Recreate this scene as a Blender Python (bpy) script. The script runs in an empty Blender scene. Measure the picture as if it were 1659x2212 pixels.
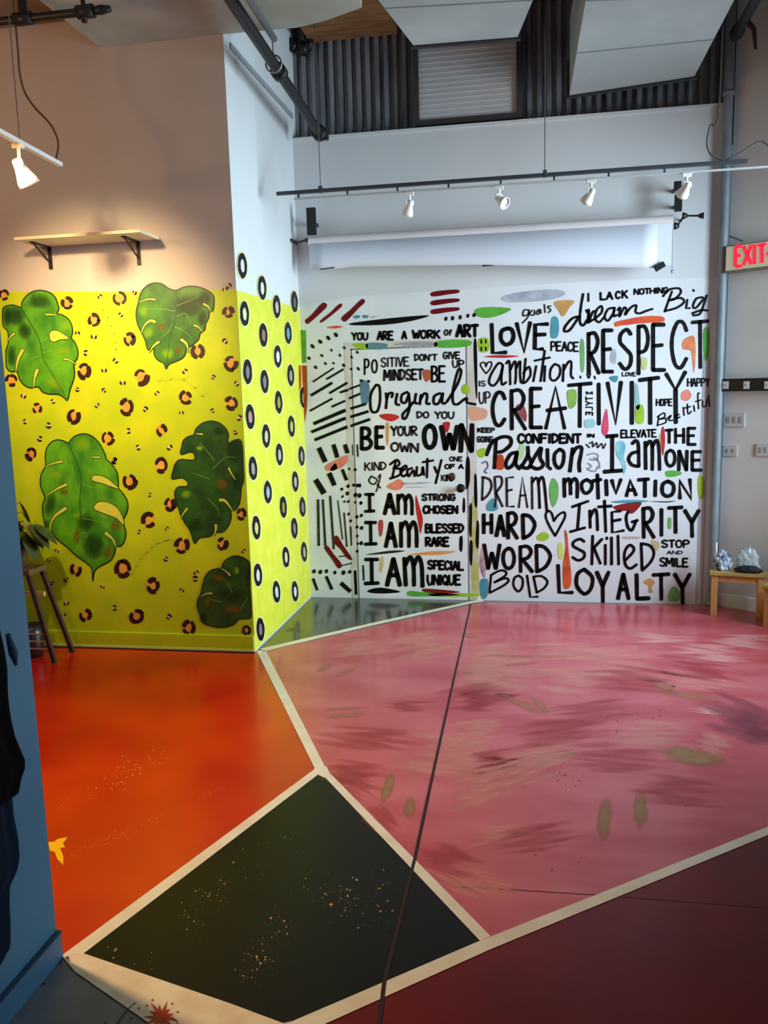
import bpy, bmesh, math, random
from mathutils import Vector, Matrix, noise as mnoise

# ---------------------------------------------------------------- camera
F_PX, CX, CY = 1778.2, 829.5, 1106.0
CAMH = 1.72
PITCH, ROLL, YAW = -0.148795, -0.0266622, -0.17607
EXPOSURE = 0.10
cyw, syw = math.cos(YAW), math.sin(YAW)
FWD = Vector((syw*math.cos(PITCH), cyw*math.cos(PITCH), math.sin(PITCH)))
_r0 = Vector((cyw, -syw, 0)); _u0 = _r0.cross(FWD)
RGT = math.cos(ROLL)*_r0 + math.sin(ROLL)*_u0
UPV = -math.sin(ROLL)*_r0 + math.cos(ROLL)*_u0
EYE = Vector((0, 0, CAMH))
scn = bpy.context.scene
COL = scn.collection
cam_d = bpy.data.cameras.new('camera'); cam = bpy.data.objects.new('camera', cam_d); COL.objects.link(cam)
cam_d.sensor_fit = 'HORIZONTAL'; cam_d.sensor_width = 36; cam_d.lens = F_PX/1659*36
cam_d.clip_start = .05; cam_d.clip_end = 100
m = Matrix((RGT, UPV, -FWD)).transposed().to_4x4(); m.translation = EYE
cam.matrix_world = m
scn.camera = cam
vs = scn.view_settings
vs.view_transform = 'Standard'; vs.look = 'None'; vs.gamma = 1; vs.use_curve_mapping = False; vs.exposure = EXPOSURE

# ---------------------------------------------------------------- light
def srgb(c):
    return tuple(((v/255)/12.92 if v/255 <= .04045 else (((v/255)+.055)/1.055)**2.4) for v in c)
world = bpy.data.worlds.new('world'); scn.world = world; world.use_nodes = True
bg = world.node_tree.nodes['Background']
bg.inputs[0].default_value = (0.72, 0.88, 1.0, 1); bg.inputs[1].default_value = 0.11

def area(name, loc, target, sx, sy, power, col):
    l = bpy.data.lights.new(name, 'AREA'); l.shape = 'RECTANGLE'; l.size = sx; l.size_y = sy
    l.energy = power; l.color = col
    o = bpy.data.objects.new(name, l); COL.objects.link(o); o.location = loc
    o.rotation_euler = (Vector(target)-Vector(loc)).to_track_quat('-Z', 'Y').to_euler()
    return o
def spot(name, loc, target, power, col, angle, blend=.6, radius=.05):
    l = bpy.data.lights.new(name, 'SPOT'); l.energy = power; l.color = col
    l.spot_size = math.radians(angle); l.spot_blend = blend; l.shadow_soft_size = radius
    o = bpy.data.objects.new(name, l); COL.objects.link(o); o.location = loc
    o.rotation_euler = (Vector(target)-Vector(loc)).to_track_quat('-Z', 'Y').to_euler()
    return o
WARM = (1.0, .68, .34); COOL = (.66, .87, 1.0)
dw = area('daylight_side_window', (3.15, 4.75, 2.05), (-1.5, 5.9, 1.1), 1.6, 2.2, 185, COOL); dw.data.spread = math.radians(118)
area('added_front_fill', (1.2, -2.6, 2.3), (-.1, 5, 1.6), 4.5, 2.6, 16, (.95, .96, 1.0))  # added soft fill from behind the camera, source unseen
# warm track heads left of the frame (same track as the visible lamp)
spot('warm_track_lamp_wall', (-2.5, 3.35, 3.0), (-2.70, 5.07, 1.92), 350, WARM, 66, 1.0, .06)
spot('warm_track_lamp_floor', (-2.4, 2.5, 3.1), (-1.75, 2.5, 0), 250, (1.0, .66, .30), 80, .9, .06)
pl_ = bpy.data.lights.new('added_warm_fill_left', 'POINT'); pl_.energy = 50; pl_.color = (1.0, .54, .26); pl_.shadow_soft_size = .15
po_ = bpy.data.objects.new('added_warm_fill_left', pl_); COL.objects.link(po_); po_.location = (-3.6, 2.9, 3.0)  # added point light standing in for unseen warm lamps on the left

# ---------------------------------------------------------------- image -> real planes
def ray(x, y):
    return (FWD*F_PX + RGT*(x-CX) - UPV*(y-CY)).normalized()
class Plane:
    def __init__(s, p, n): s.p = Vector(p); s.n = Vector(n).normalized()
    def at(s, x, y, off=0):
        d = ray(x, y); t = (s.p + s.n*off - EYE).dot(s.n)/d.dot(s.n)
        return EYE + d*t
YB, YA, XP, XN = 6.534, 5.073, -1.805, -1.44
XCOL = 1.40
A35 = math.radians(35)
PF = Plane((0, 0, 0), (0, 0, 1))
PA = Plane((0, YA, 0), (0, -1, 0))
PB = Plane((0, YB, 0), (0, -1, 0))
PP = Plane((XP, 0, 0), (1, 0, 0))
PN = Plane((XN, 0, 0), (1, 0, 0))
PR = Plane((XCOL+.03, YB-.02, 0), (-math.sin(A35), -math.cos(A35), 0))
def crop(ox, oy, s): return lambda x, y: (ox+x/s, oy+y/s)
ID = lambda x, y: (x, y)
A1 = crop(0, 580, 2.9625); A2 = crop(0, 980, 2.37); P1 = crop(480, 530, 4.914); P2 = crop(480, 960, 4.81)
W1 = crop(640, 600, 3.95); W2 = crop(640, 930, 3.95); W3 = crop(1010, 600, 5.7207); W4 = crop(1270, 600, 5.7207)
W5 = crop(1010, 930, 5.672); W6 = crop(1270, 930, 5.672); S1 = crop(640, 620, 6.144); S2 = crop(650, 960, 6.32)
F1 = crop(0, 1380, 2.37); F2 = crop(500, 1250, 2.765); F3 = crop(1000, 1280, 2.517); F4 = crop(560, 1640, 2.592)
F5 = crop(0, 1950, 3.318); F6 = crop(1060, 1780, 2.7696)

# ---------------------------------------------------------------- materials
MATS = {}
def mat(name, rgb, rough=.6, var=0.0, scale=4.0, bump=0.0, metal=0.0, spec=.5, rgb2=None, stretch=None, emit=0, detail=4, coat=0, trans=0, alpha=1):
    if name in MATS: return MATS[name]
    M = bpy.data.materials.new(name); M.use_nodes = True; nt = M.node_tree
    b = nt.nodes['Principled BSDF']; c = srgb(rgb)
    b.inputs['Roughness'].default_value = rough; b.inputs['Metallic'].default_value = metal
    b.inputs['Specular IOR Level'].default_value = spec
    b.inputs['Coat Weight'].default_value = coat; b.inputs['Coat Roughness'].default_value = .12
    b.inputs['Transmission Weight'].default_value = trans; b.inputs['Alpha'].default_value = alpha
    b.inputs['Base Color'].default_value = (*c, 1)
    if emit:
        b.inputs['Emission Color'].default_value = (*c, 1); b.inputs['Emission Strength'].default_value = emit
    if var or rgb2 or bump:
        tc = nt.nodes.new('ShaderNodeTexCoord'); mp = nt.nodes.new('ShaderNodeMapping')
        geo = nt.nodes.new('ShaderNodeNewGeometry')
        nt.links.new(geo.outputs['Position'], mp.inputs[0])
        if stretch: mp.inputs['Scale'].default_value = stretch
        n = nt.nodes.new('ShaderNodeTexNoise'); n.inputs['Scale'].default_value = scale; n.inputs['Detail'].default_value = detail
        nt.links.new(mp.outputs[0], n.inputs[0])
        if var or rgb2:
            r = nt.nodes.new('ShaderNodeValToRGB')
            c2 = srgb(rgb2) if rgb2 else tuple(max(0, v*(1-var)) for v in c)
            r.color_ramp.elements[0].position = .36; r.color_ramp.elements[1].position = .64
            r.color_ramp.elements[0].color = (*c2, 1); r.color_ramp.elements[1].color = (*c, 1)
            nt.links.new(n.outputs[0], r.inputs[0]); nt.links.new(r.outputs[0], b.inputs['Base Color'])
        if bump:
            n2 = nt.nodes.new('ShaderNodeTexNoise'); n2.inputs['Scale'].default_value = 90; n2.inputs['Detail'].default_value = 3
            nt.links.new(mp.outputs[0], n2.inputs[0])
            bp = nt.nodes.new('ShaderNodeBump'); bp.inputs['Strength'].default_value = bump; bp.inputs['Distance'].default_value = .004
            nt.links.new(n2.outputs[0], bp.inputs['Height']); nt.links.new(bp.outputs[0], b.inputs['Normal'])
    MATS[name] = M
    return M
def soft(name, rgb, rough=.5, power=1.0, stretch=(6, 6, 6)):
    """paint that thins out to nothing at the edge of the brush mark (attribute 'cover')"""
    if name in MATS: return MATS[name]
    M = bpy.data.materials.new(name); M.use_nodes = True; nt = M.node_tree
    b = nt.nodes['Principled BSDF']; b.inputs['Base Color'].default_value = (*srgb(rgb), 1); b.inputs['Roughness'].default_value = rough
    at = nt.nodes.new('ShaderNodeAttribute'); at.attribute_name = 'cover'
    geo = nt.nodes.new('ShaderNodeNewGeometry'); mp = nt.nodes.new('ShaderNodeMapping'); mp.inputs['Scale'].default_value = stretch
    n = nt.nodes.new('ShaderNodeTexNoise'); n.inputs['Scale'].default_value = 2; n.inputs['Detail'].default_value = 4
    nt.links.new(geo.outputs['Position'], mp.inputs[0]); nt.links.new(mp.outputs[0], n.inputs[0])
    m1 = nt.nodes.new('ShaderNodeMath'); m1.operation = 'ADD'; nt.links.new(at.outputs['Fac'], m1.inputs[0])
    m2 = nt.nodes.new('ShaderNodeMath'); m2.operation = 'MULTIPLY_ADD'; nt.links.new(n.outputs[0], m2.inputs[0]); m2.inputs[1].default_value = .9; m2.inputs[2].default_value = -.62
    nt.links.new(m2.outputs[0], m1.inputs[1])
    m3 = nt.nodes.new('ShaderNodeMath'); m3.operation = 'MULTIPLY'; m3.use_clamp = True; nt.links.new(m1.outputs[0], m3.inputs[0]); m3.inputs[1].default_value = power
    nt.links.new(m3.outputs[0], b.inputs['Alpha'])
    MATS[name] = M
    return M
BLACK = mat('black_paint', (5, 5, 7), .5, spec=.2)
INK = mat('thin_black_paint', (18, 18, 22), .5, rgb2=(50, 50, 54), scale=30, spec=.2)
WHITEWALL = mat('white_wall_paint', (214, 216, 216), .7, var=.05, scale=2, bump=.1)
MURALWHITE = mat('mural_white_paint', (226, 226, 230), .55, var=.06, scale=3)
GREEN = mat('chartreuse_wall_paint', (198, 216, 10), .5, rgb2=(176, 206, 12), scale=5, bump=.06)
GREENP = mat('yellow_green_wall_paint', (222, 216, 66), .5, rgb2=(206, 210, 46), scale=9, bump=.1)

# ---------------------------------------------------------------- mesh building
def props(o, label=None, cat=None, group=None, kind=None):
    if label: o['label'] = label
    if cat: o['category'] = cat
    if group: o['group'] = group
    if kind: o['kind'] = kind
    return o
class MB:
    def __init__(s): s.v = []; s.f = []; s.mi = []; s.cov = []; s.sm = []
    def add(s, vs_, fs, mi=0, cov=None, smooth=False):
        b = len(s.v); s.v += [tuple(v) for v in vs_]
        s.f += [tuple(b+i for i in f) for f in fs]; s.mi += [mi]*len(fs); s.sm += [smooth]*len(fs)
        s.cov += (cov if cov else [1.0]*len(vs_))
        return s
    def box(s, x0, x1, y0, y1, z0, z1, mi=0, M=None):
        p = [Vector(q) for q in ((x0,y0,z0),(x1,y0,z0),(x1,y1,z0),(x0,y1,z0),(x0,y0,z1),(x1,y0,z1),(x1,y1,z1),(x0,y1,z1))]
        if M: p = [M@q for q in p]
        return s.add(p, [(0,3,2,1),(4,5,6,7),(0,1,5,4),(1,2,6,5),(2,3,7,6),(3,0,4,7)], mi)
    def prism(s, poly, d, mi=0, smooth=False):
        """poly: world points (planar), extruded along vector d"""
        n = len(poly); d = Vector(d)
        a = [Vector(p) for p in poly]; b = [p+d for p in a]
        s.add(a+b, [tuple(range(n))[::-1], tuple(range(n, 2*n))] + [(i, (i+1) % n, n+(i+1) % n, n+i) for i in range(n)], mi, smooth=False)
        return s
    def tube(s, pts, r, seg=10, mi=0, caps=True, smooth=True):
        pts = [Vector(p) for p in pts]; n = len(pts)
        rr = r if isinstance(r, (list, tuple)) else [r]*n
        vs_, fs = [], []; prev = None
        for i, p in enumerate(pts):
            t = (pts[min(i+1, n-1)]-pts[max(i-1, 0)]).normalized()
            if prev is None:
                a = t.orthogonal().normalized()
            else:
                a = (prev - t*prev.dot(t)); a = a.normalized() if a.length > 1e-6 else t.orthogonal().normalized()
            prev = a; b = t.cross(a)
            for k in range(seg):
                q = 2*math.pi*k/seg; vs_.append(p+(a*math.cos(q)+b*math.sin(q))*rr[i])
        for i in range(n-1):
            for k in range(seg):
                fs.append((i*seg+k, i*seg+(k+1) % seg, (i+1)*seg+(k+1) % seg, (i+1)*seg+k))
        s.add(vs_, fs, mi, smooth=smooth)
        if caps:
            s.add(vs_[:seg], [tuple(range(seg))[::-1]], mi); s.add(vs_[-seg:], [tuple(range(seg))], mi)
        return s
    def lathe(s, prof, o, axis, seg=24, mi=0, smooth=True):
        """prof: (radius, along) list, from origin o along axis"""
        ax = Vector(axis).normalized(); a = ax.orthogonal().normalized(); b = ax.cross(a); o = Vector(o)
        vs_, fs = [], []
        for r, h in prof:
            for k in range(seg):
                q = 2*math.pi*k/seg; vs_.append(o+ax*h+(a*math.cos(q)+b*math.sin(q))*r)
        for i in range(len(prof)-1):
            for k in range(seg):
                fs.append((i*seg+k, i*seg+(k+1) % seg, (i+1)*seg+(k+1) % seg, (i+1)*seg+k))
        return s.add(vs_, fs, mi, smooth=smooth)
    def build(s, name, mats, parent=None, bevel=0):
        me = bpy.data.meshes.new(name); me.from_pydata(s.v, [], s.f)
        if not isinstance(mats, (list, tuple)): mats = [mats]
        for q in mats: me.materials.append(q)
        for i, p in enumerate(me.polygons): p.material_index = s.mi[i]; p.use_smooth = s.sm[i]
        if any(c != 1.0 for c in s.cov):
            at = me.attributes.new('cover', 'FLOAT', 'POINT')
            for i, c in enumerate(s.cov): at.data[i].value = c
        me.update()
        o = bpy.data.objects.new(name, me); COL.objects.link(o)
        if parent is not None:
            o.parent = parent
            if parent.type == 'EMPTY': o.matrix_parent_inverse = Matrix.Translation(-Vector(parent.location))
            
        if bevel:
            bm = bmesh.new(); bm.from_mesh(me)
            bmesh.ops.remove_doubles(bm, verts=bm.verts, dist=1e-5)
            bmesh.ops.bevel(bm, geom=[e for e in bm.edges if len(e.link_faces) == 2 and e.calc_face_angle(0) > .5], offset=bevel, segments=2, affect='EDGES', profile=.6)
            bm.to_mesh(me); bm.free()
        return o
def empty(name, loc, label, cat, group=None):
    o = bpy.data.objects.new(name, None); COL.objects.link(o); o.location = loc; o.empty_display_size = .1
    return props(o, label, cat, group)

# 2-D art helpers (all in photograph pixels, mapped to the real wall/floor plane)
def cr(pts, n=6, closed=False):
    """Catmull-Rom"""
    P = [Vector((p[0], p[1])) for p in pts]; N = len(P); out = []
    if N < 3 and not closed: return P
    rng = range(N) if closed else range(N-1)
    for i in rng:
        p0 = P[(i-1) % N] if closed or i > 0 else P[0]
        p1, p2 = P[i % N], P[(i+1) % N]
        p3 = P[(i+2) % N] if closed or i+2 < N else P[-1]
        for k in range(n):
            t = k/n; t2 = t*t; t3 = t2*t
            out.append(.5*((2*p1)+(-p0+p2)*t+(2*p0-5*p1+4*p2-p3)*t2+(-p0+3*p1-3*p2+p3)*t3))
    if not closed: out.append(P[-1])
    return out
RN = random.Random(7)
def stroke(mb, plane, pts, w, off, mi=0, round_=True, w1=None, cov=None):
    """flat brush stroke of pixel width w (w1 at the end) through pixel points"""
    P = [Vector((p[0], p[1])) for p in pts]; n = len(P)
    P = [p for i, p in enumerate(P) if i == 0 or (p-P[i-1]).length > .05]; n = len(P)
    if n < 2: return
    if w1 is None: w1 = w
    vs_, c_ = [], []
    if round_:
        d0 = (P[1]-P[0]).normalized(); d1 = (P[-1]-P[-2]).normalized()
        P = [P[0]-d0*w*.32] + [P[0]] + P[1:-1] + [P[-1]] + [P[-1]+d1*w1*.32]
        n = len(P)
    L = [0]
    for i in range(1, n): L.append(L[-1]+(P[i]-P[i-1]).length)
    for i, p in enumerate(P):
        a = P[max(i-1, 0)]; b = P[min(i+1, n-1)]; t = (b-a).normalized(); nn = Vector((-t.y, t.x))
        ww = w+(w1-w)*L[i]/max(L[-1], 1e-6)
        if round_ and i in (0, n-1): ww *= .62
        ww *= RN.uniform(.93, 1.07)
        for sgn in (-1, 1):
            q = p+nn*ww*.5*sgn; vs_.append(plane.at(q.x, q.y, off))
    mb.add(vs_, [(2*i, 2*i+1, 2*i+3, 2*i+2) for i in range(n-1)], mi)
def poly(mb, plane, pts, off, mi=0, smooth=6):
    Q = cr(pts, smooth, True) if smooth else [Vector(p) for p in pts]
    vs_ = [plane.at(q.x, q.y, off) for q in Q]
    mb.add(vs_, [tuple(range(len(vs_)))], mi)
def dab(mb, plane, c, rx, ry, rot, off, mi=0, seg=20, inner=.55, rag=.12):
    """soft-edged brush mark"""
    vs_ = [plane.at(c[0], c[1], off)]; cov = [1.0]; ca, sa = math.cos(math.radians(rot)), math.sin(math.radians(rot))
    for ring, cv in ((.35, .95), (.7, .5), (1.0, 0.0)):
        for k in range(seg):
            q = 2*math.pi*k/seg; rr = ring*(1+RN.uniform(-rag, rag))
            x, y = rx*rr*math.cos(q), ry*rr*math.sin(q)
            vs_.append(plane.at(c[0]+x*ca-y*sa, c[1]+x*sa+y*ca, off)); cov.append(cv)
    fs = [(0, 1+k, 1+(k+1) % seg) for k in range(seg)] + [(1+j*seg+k, 1+(j+1)*seg+k, 1+(j+1)*seg+(k+1) % seg, 1+j*seg+(k+1) % seg) for j in range(2) for k in range(seg)]
    mb.add(vs_, fs, mi, cov)
def blob(mb, plane, c, rx, ry, rot, off, mi=0, seg=12, rag=.12):
    ca, sa = math.cos(math.radians(rot)), math.sin(math.radians(rot)); vs_ = []
    for k in range(seg):
        q = 2*math.pi*k/seg; rr = 1+RN.uniform(-rag, rag); x, y = rx*rr*math.cos(q), ry*rr*math.sin(q)
        vs_.append(plane.at(c[0]+x*ca-y*sa, c[1]+x*sa+y*ca, off))
    mb.add(vs_, [tuple(range(seg))], mi)

# ================================================================ STRUCTURE
def struct(name, mb, mats, label=None, bevel=0):
    return props(mb.build(name, mats, None, bevel), label, None, None, 'structure')
GREYFLOOR = mat('bare_grey_floor', (116, 120, 122), .45, rgb2=(96, 100, 104), scale=6)
fb = MB(); fb.box(-7, 6, -4, 9, -.12, 0)
floor = struct('floor', fb, GREYFLOOR, 'glossy concrete floor painted in coloured fields')

# walls -------------------------------------------------------
zB = PB.at(1000, 275).z; ZS = PA.at(350, 88).z     # top of the white back wall / underside of the plaster soffit
XL = PA.at(215, 100).x
green_top = [PA.at(-60, 629), PA.at(294, 629), PA.at(506, 625)]
wa = MB(); wa.box(-6.5, XP-.0005, YA, YA+.14, 0, 4.5)
wall_left = struct('wall_left', wa, mat('warm_white_wall', (205, 197, 190), .7, var=.06, scale=2, bump=.08), 'plain upper wall painted chartreuse below')
g = MB(); pts = [(-400, 632), (-60, 630), (294, 629.5), (506, 625), (552.5, 1403), (-400, 1400)]
P_ = [PA.at(*q, .0015) for q in pts]; P_[4].z = 0; P_[5].z = 0; P_[3].x = XP-.0005; P_[4].x = XP-.0005
g.add(P_, [(0, 1, 2, 3, 4, 5)]); g.build('painted_field', GREEN, wall_left)
wp = MB(); wp.box(XP-.12, XP, YA+.0006, YB+.2, 0, 4.5)
wall_return = struct('wall_return', wp, WHITEWALL, 'short return wall, pale above and dotted yellow below')
g = MB(); pts = [PP.at(506, 625, .0015), PP.at(560, 641, .0015), PP.at(610, 655, .0015), PP.at(640, 664, .0015)]
pts[0].y = YA+.0005; zt = [p.z for p in pts]; pts[-1].y = YB
pts = pts+[Vector((XP+.0015, YB, .012)), Vector((XP+.0015, YA+.0005, .012))]
g.add(pts, [tuple(range(6))]); g.build('painted_field', GREENP, wall_return)
g = MB(); g.box(XP-.02, XP+.012, YA+.1, YB, PP.at(560, 178).z, PP.at(560, 178).z+.035); g.build('ledge_moulding', mat('shadowed_moulding', (150, 156, 160), .7), wall_return)
wb = MB(); wb.box(XP, XCOL+.02, YB, YB+.16, 0, zB)
wall_back = struct('wall_back', wb, mat('cool_white_wall', (214, 214, 216), .7, var=.04, scale=2, bump=.08), 'white back wall carrying the lettered mural')
g = MB()
P_ = [PB.at(*q, .0012) for q in ((660, 662), (760, 640), (1000, 625), (1200, 612), (1400, 602), (1548, 600))]
P_[0].x = XP+.001; P_[-1].x = XCOL
P_ += [Vector((XCOL, YB-.0012, .0)), Vector((XP+.001, YB-.0012, .0))]
g.add(P_, [tuple(range(len(P_)))]); g.build('painted_field', MURALWHITE, wall_back)
# drip edge along the top of the white wall
g = MB(); g.box(XP+.001, XCOL, YB-.012, YB+.16, zB, zB+.02); g.build('cap_strip', WHITEWALL, wall_back)

# corrugated siding above the back wall, in real ribbed sheets
SIDING = mat('galvanised_siding', (150, 152, 156), .45, metal=.4, rgb2=(118, 118, 124), scale=5, stretch=(3, 1, .5))
YC = YB+.10
ws = MB(); ws.box(XP-.1, 3.2, YC+.08, YC+.16, zB-.2, 4.5)
wall_upper = struct('wall_upper', ws, mat('dark_backing', (46, 44, 46), .8), 'ribbed metal siding above the white back wall')
sheet_w = .72; x = XP
def rib_profile(x0, x1):
    out = []; pitch = .072; xx = x0
    while xx < x1-1e-4:
        for dx, dy in ((0, 0), (.022, 0), (.032, .035), (.056, .035), (.068, 0)):
            if xx+dx <= x1: out.append((xx+dx, dy))
        xx += pitch
    out.append((x1, 0)); return out
while x < 1.62:
    x1 = min(x+sheet_w, 1.62); pr = rib_profile(x, x1); n = len(pr); sb = MB()
    v = [(a, YC+b, zB-.06) for a, b in pr]+[(a, YC+b, 4.5) for a, b in pr]
    sb.add(v, [(i, i+1, n+i+1, n+i) for i in range(n-1)])
    sb.build('siding_sheet', SIDING, wall_upper); x += sheet_w
# right wall bay, turning towards the room
u = Vector((math.cos(A35), -math.sin(A35), 0)); nn = PR.n
def slab(a, b, th, z0, z1, nrm):
    mb = MB(); a = Vector(a); b = Vector(b); off = -Vector(nrm)*th
    base = [a, b, b+off, a+off]
    base = [Vector((p.x, p.y, z0)) for p in base]
    return mb.prism(base, (0, 0, z1-z0))
R0 = PR.p.copy(); R1 = R0+u*1.15
wall_right = struct('wall_right', slab(R0, R1, .14, 0, 4.5, nn), mat('right_wall_paint', (214, 212, 212), .7, rgb2=(200, 196, 194), scale=1.2, bump=.08), 'angled pale wall bay behind the exit sign')
g = slab(R0+nn*.012, R1+nn*.012, .012, 0, .10, nn); g.build('baseboard', mat('white_trim', (222, 222, 220), .5), wall_right, .003)
# side wall with the daylight window (outside the frame)
xs = R1.x
w2 = MB()
for (y0, y1, z0, z1) in ((-4, 3.9, 0, 4.5), (5.6, R1.y+.02, 0, 4.5), (3.9, 5.6, 0, .85), (3.9, 5.6, 3.1, 4.5)):
    w2.box(xs, xs+.14, y0, y1, z0, z1)
wall_side = struct('wall_side', w2, WHITEWALL, 'side wall with the tall daylight window')
wf = MB()
for (y0, y1, z0, z1) in ((3.9, 3.96, .85, 3.1), (5.54, 5.6, .85, 3.1), (3.9, 5.6, .85, .91), (3.9, 5.6, 3.04, 3.1), (4.72, 4.77, .85, 3.1)):
    wf.box(xs+.04, xs+.1, y0, y1, z0, z1)
struct('window_1', wf, mat('window_frame_dark', (60, 62, 66), .5), 'tall window in the side wall')
# blue wall stub in the foreground
BLUE = mat('dusty_blue_wall', (76, 130, 158), .6, rgb2=(66, 118, 150), scale=3, bump=.12)
yN = PN.at(127, 2066).y
wn = MB(); wn.box(XN-.14, XN, -4, yN, 0, 2.75)
wall_near = struct('wall_near', wn, BLUE, 'dusty blue wall end at the left edge')
g = MB(); zb = PN.at(124, 2010).z
g.box(XN, XN+.016, -4, yN+.001, 0, max(.07, zb)); g.build('baseboard', mat('blue_skirting', (62, 112, 146), .5, var=.1, scale=8), wall_near, .004)
g = MB(); g.box(XN+.001, XN+.0185, -4, yN+.0015, max(.07, zb), max(.07, zb)+.006); g.build('baseboard_cap', mat('blue_shadow_joint', (34, 62, 84), .7), wall_near)
# baseboards of the green wall
g = MB(); zb = PA.at(300, 1366).z
g.box(-6.5, XP, YA-.014, YA, .006, zb)
bl = struct('baseboard_left', g, GREEN, 'chartreuse baseboard under the leaf mural', .004)
g = MB(); g.box(-6.5, XP+.001, YA-.017, YA-.013, .004, .022); g.build('baseboard_edge', mat('pale_lime_edge', (226, 232, 120), .5), bl)
g = MB(); g.box(-6.5, XP+.001, YA-.03, YA-.012, 0, .007); g.build('floor_gap', mat('dark_gap', (38, 26, 14), .9), bl)
# steel column at the end of the back wall
g = MB(); zz = PB.at(1567, 240).z
STEEL = mat('grey_painted_steel', (132, 142, 150), .5, rgb2=(116, 126, 134), scale=6, metal=.1)
colo = props(g.lathe([(.032, 0), (.032, 4.5)], (XCOL-.02, YB-.06, 0), (0, 0, 1), 20).build('steel_column', STEEL), 'slim grey steel column between the mural wall and the exit sign', 'column')
for zc in (.01, zB+.05):
    g = MB(); g.lathe([(0, 0), (.042, 0), (.042, .03), (0, .03)], (XCOL-.02, YB-.06, zc), (0, 0, 1), 20); g.build('collar', STEEL, colo)
g = MB(); g.box(XCOL-.085, XCOL-.073, YB-.002, YB-.0005, 0, 1.9); g.build('edge_strip', mat('pale_grey_trim', (176, 182, 190), .5), colo)
g = MB(); g.box(XCOL-.125, XCOL-.115, YB-.002, YB-.0005, 0, 1.9); g.build('edge_strip', mat('pale_grey_trim', (176, 182, 190), .5), colo)

# ceiling ------------------------------------------------------
PC = Plane((0, 0, ZS), (0, 0, -1))
cb = MB(); cb.box(-6.5, 4, -4, 9, 4.5, 4.62)
ceiling = struct('ceiling', cb, mat('dark_roof_deck', (70, 66, 64), .8), 'dark roof deck above the soffits')
cl = MB(); cl.box(-6.5, XL+.02, -1, YA, ZS+.17, ZS+.29)
cl.build('plaster_soffit', mat('beige_soffit', (150, 132, 104), .8, rgb2=(136, 116, 90), scale=3), ceiling)
sp = [(XL, YA-.001), (XP, YA-.001)]
for q in ((640, 60), (700, 46), (782, 16)):
    p = PC.at(*q); sp.append((p.x, p.y))
lastx = sp[-1][0]
sp += [(lastx+.15, 1.5), (lastx+.15, -1), (XL, -1)]
cs = MB(); cs.prism([Vector((a, b, ZS)) for a, b in sp], (0, 0, .3))
cs.build('plaster_soffit', mat('grey_soffit', (168, 172, 160), .8, rgb2=(154, 156, 142), scale=3), ceiling)
# door in the back wall ------------------------------------------
DOORP = Plane((0, YB-.004, 0), (0, -1, 0))
def zx(q): p = PB.at(*q); return p.x, p.z
dx0 = zx((768, 1000))[0]; dx1 = zx((1008, 1000))[0]; dz = zx((890, 752))[1]
d = MB(); d.box(dx0, dx1, YB-.0022, YB+.02, .012, dz)
door = struct('door_1', d, MURALWHITE, 'flush door painted over as part of the lettering mural')
CW = .05
for nm, b in (('door_casing', (dx0-.012-CW, dx0-.012, 0, dz+.012)), ('door_casing', (dx1+.012, dx1+.012+CW+.02, 0, dz+.012)), ('door_casing', (dx0-.012-CW, dx1+.032+CW, dz+.012, dz+.012+CW))):
    g = MB(); g.box(b[0], b[1], YB-.003, YB, b[2], b[3]); g.build(nm, mat('casing_paint', (214, 206, 204), .5, rgb2=(196, 186, 176), scale=5), door)
g = MB()
for b in ((dx0-.012, dx0, 0, dz+.012), (dx1, dx1+.012, 0, dz+.012), (dx0-.012, dx1+.012, dz, dz+.012)):
    g.box(b[0], b[1], YB-.0016, YB, b[2], b[3])
g.build('door_gap', mat('door_gap_shadow', (120, 116, 116), .8), door)
kp = PB.at(996, 1054)
g = MB(); g.lathe([(0, 0), (.032, 0), (.032, .006), (.012, .01), (.012, .035), (.026, .042), (.031, .055), (.024, .068), (0, .071)], (kp.x, YB-.004, kp.z), (0, -1, 0), 20)
g.build('door_knob', BLACK, door)
kp = PB.at(977, 1028)
g = MB(); g.lathe([(0, 0), (.026, 0), (.026, .012), (.012, .016), (0, .016)], (kp.x, YB-.004, kp.z), (0, -1, 0), 16)
g.build('deadbolt', mat('brown_smudged_brass', (70, 52, 40), .5, metal=.4), door)

# ================================================================ FLOOR PAINT
FCREAM = mat('cream_floor_line', (232, 222, 206), .4, rgb2=(222, 208, 188), scale=8, coat=.2)
FORANGE = mat('red_orange_floor_paint', (204, 40, 4), .3, rgb2=(178, 14, 3), scale=1.6, coat=.2, spec=.35, detail=2)
FBLACK = mat('black_floor_paint', (14, 14, 12), .34, rgb2=(19, 17, 11), scale=2, spec=.18)
FPINK = mat('pink_floor_paint', (202, 96, 106), .32, rgb2=(184, 64, 76), scale=1.7, stretch=(1, 2.4, 1), coat=.25, detail=5)
FRED = mat('dark_red_floor_paint', (112, 6, 9), .35, rgb2=(92, 7, 12), scale=2, coat=.08, spec=.25)
FDARK = mat('charcoal_floor_paint', (52, 54, 50), .25, rgb2=(40, 44, 42), scale=3, coat=.5)
def field(name, pts, m_, z, C=ID, par=floor):
    g = MB(); g.add([(lambda p: (p.x, p.y, z))(PF.at(*C(*q)) if len(q) == 2 else Vector(q)) for q in pts], [tuple(range(len(pts)))])
    return g.build(name, m_, par)
p_or = [PF.at(556, 1409), PF.at(683, 1661), PF.at(133, 2066)]
field('painted_field', [(p_or[0].x, p_or[0].y, 0), (p_or[1].x, p_or[1].y, 0), (p_or[2].x, p_or[2].y, 0), (-6, p_or[2].y-.8, 0), (-6, YA, 0), (XP, YA, 0)], FORANGE, .0010)
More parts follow.
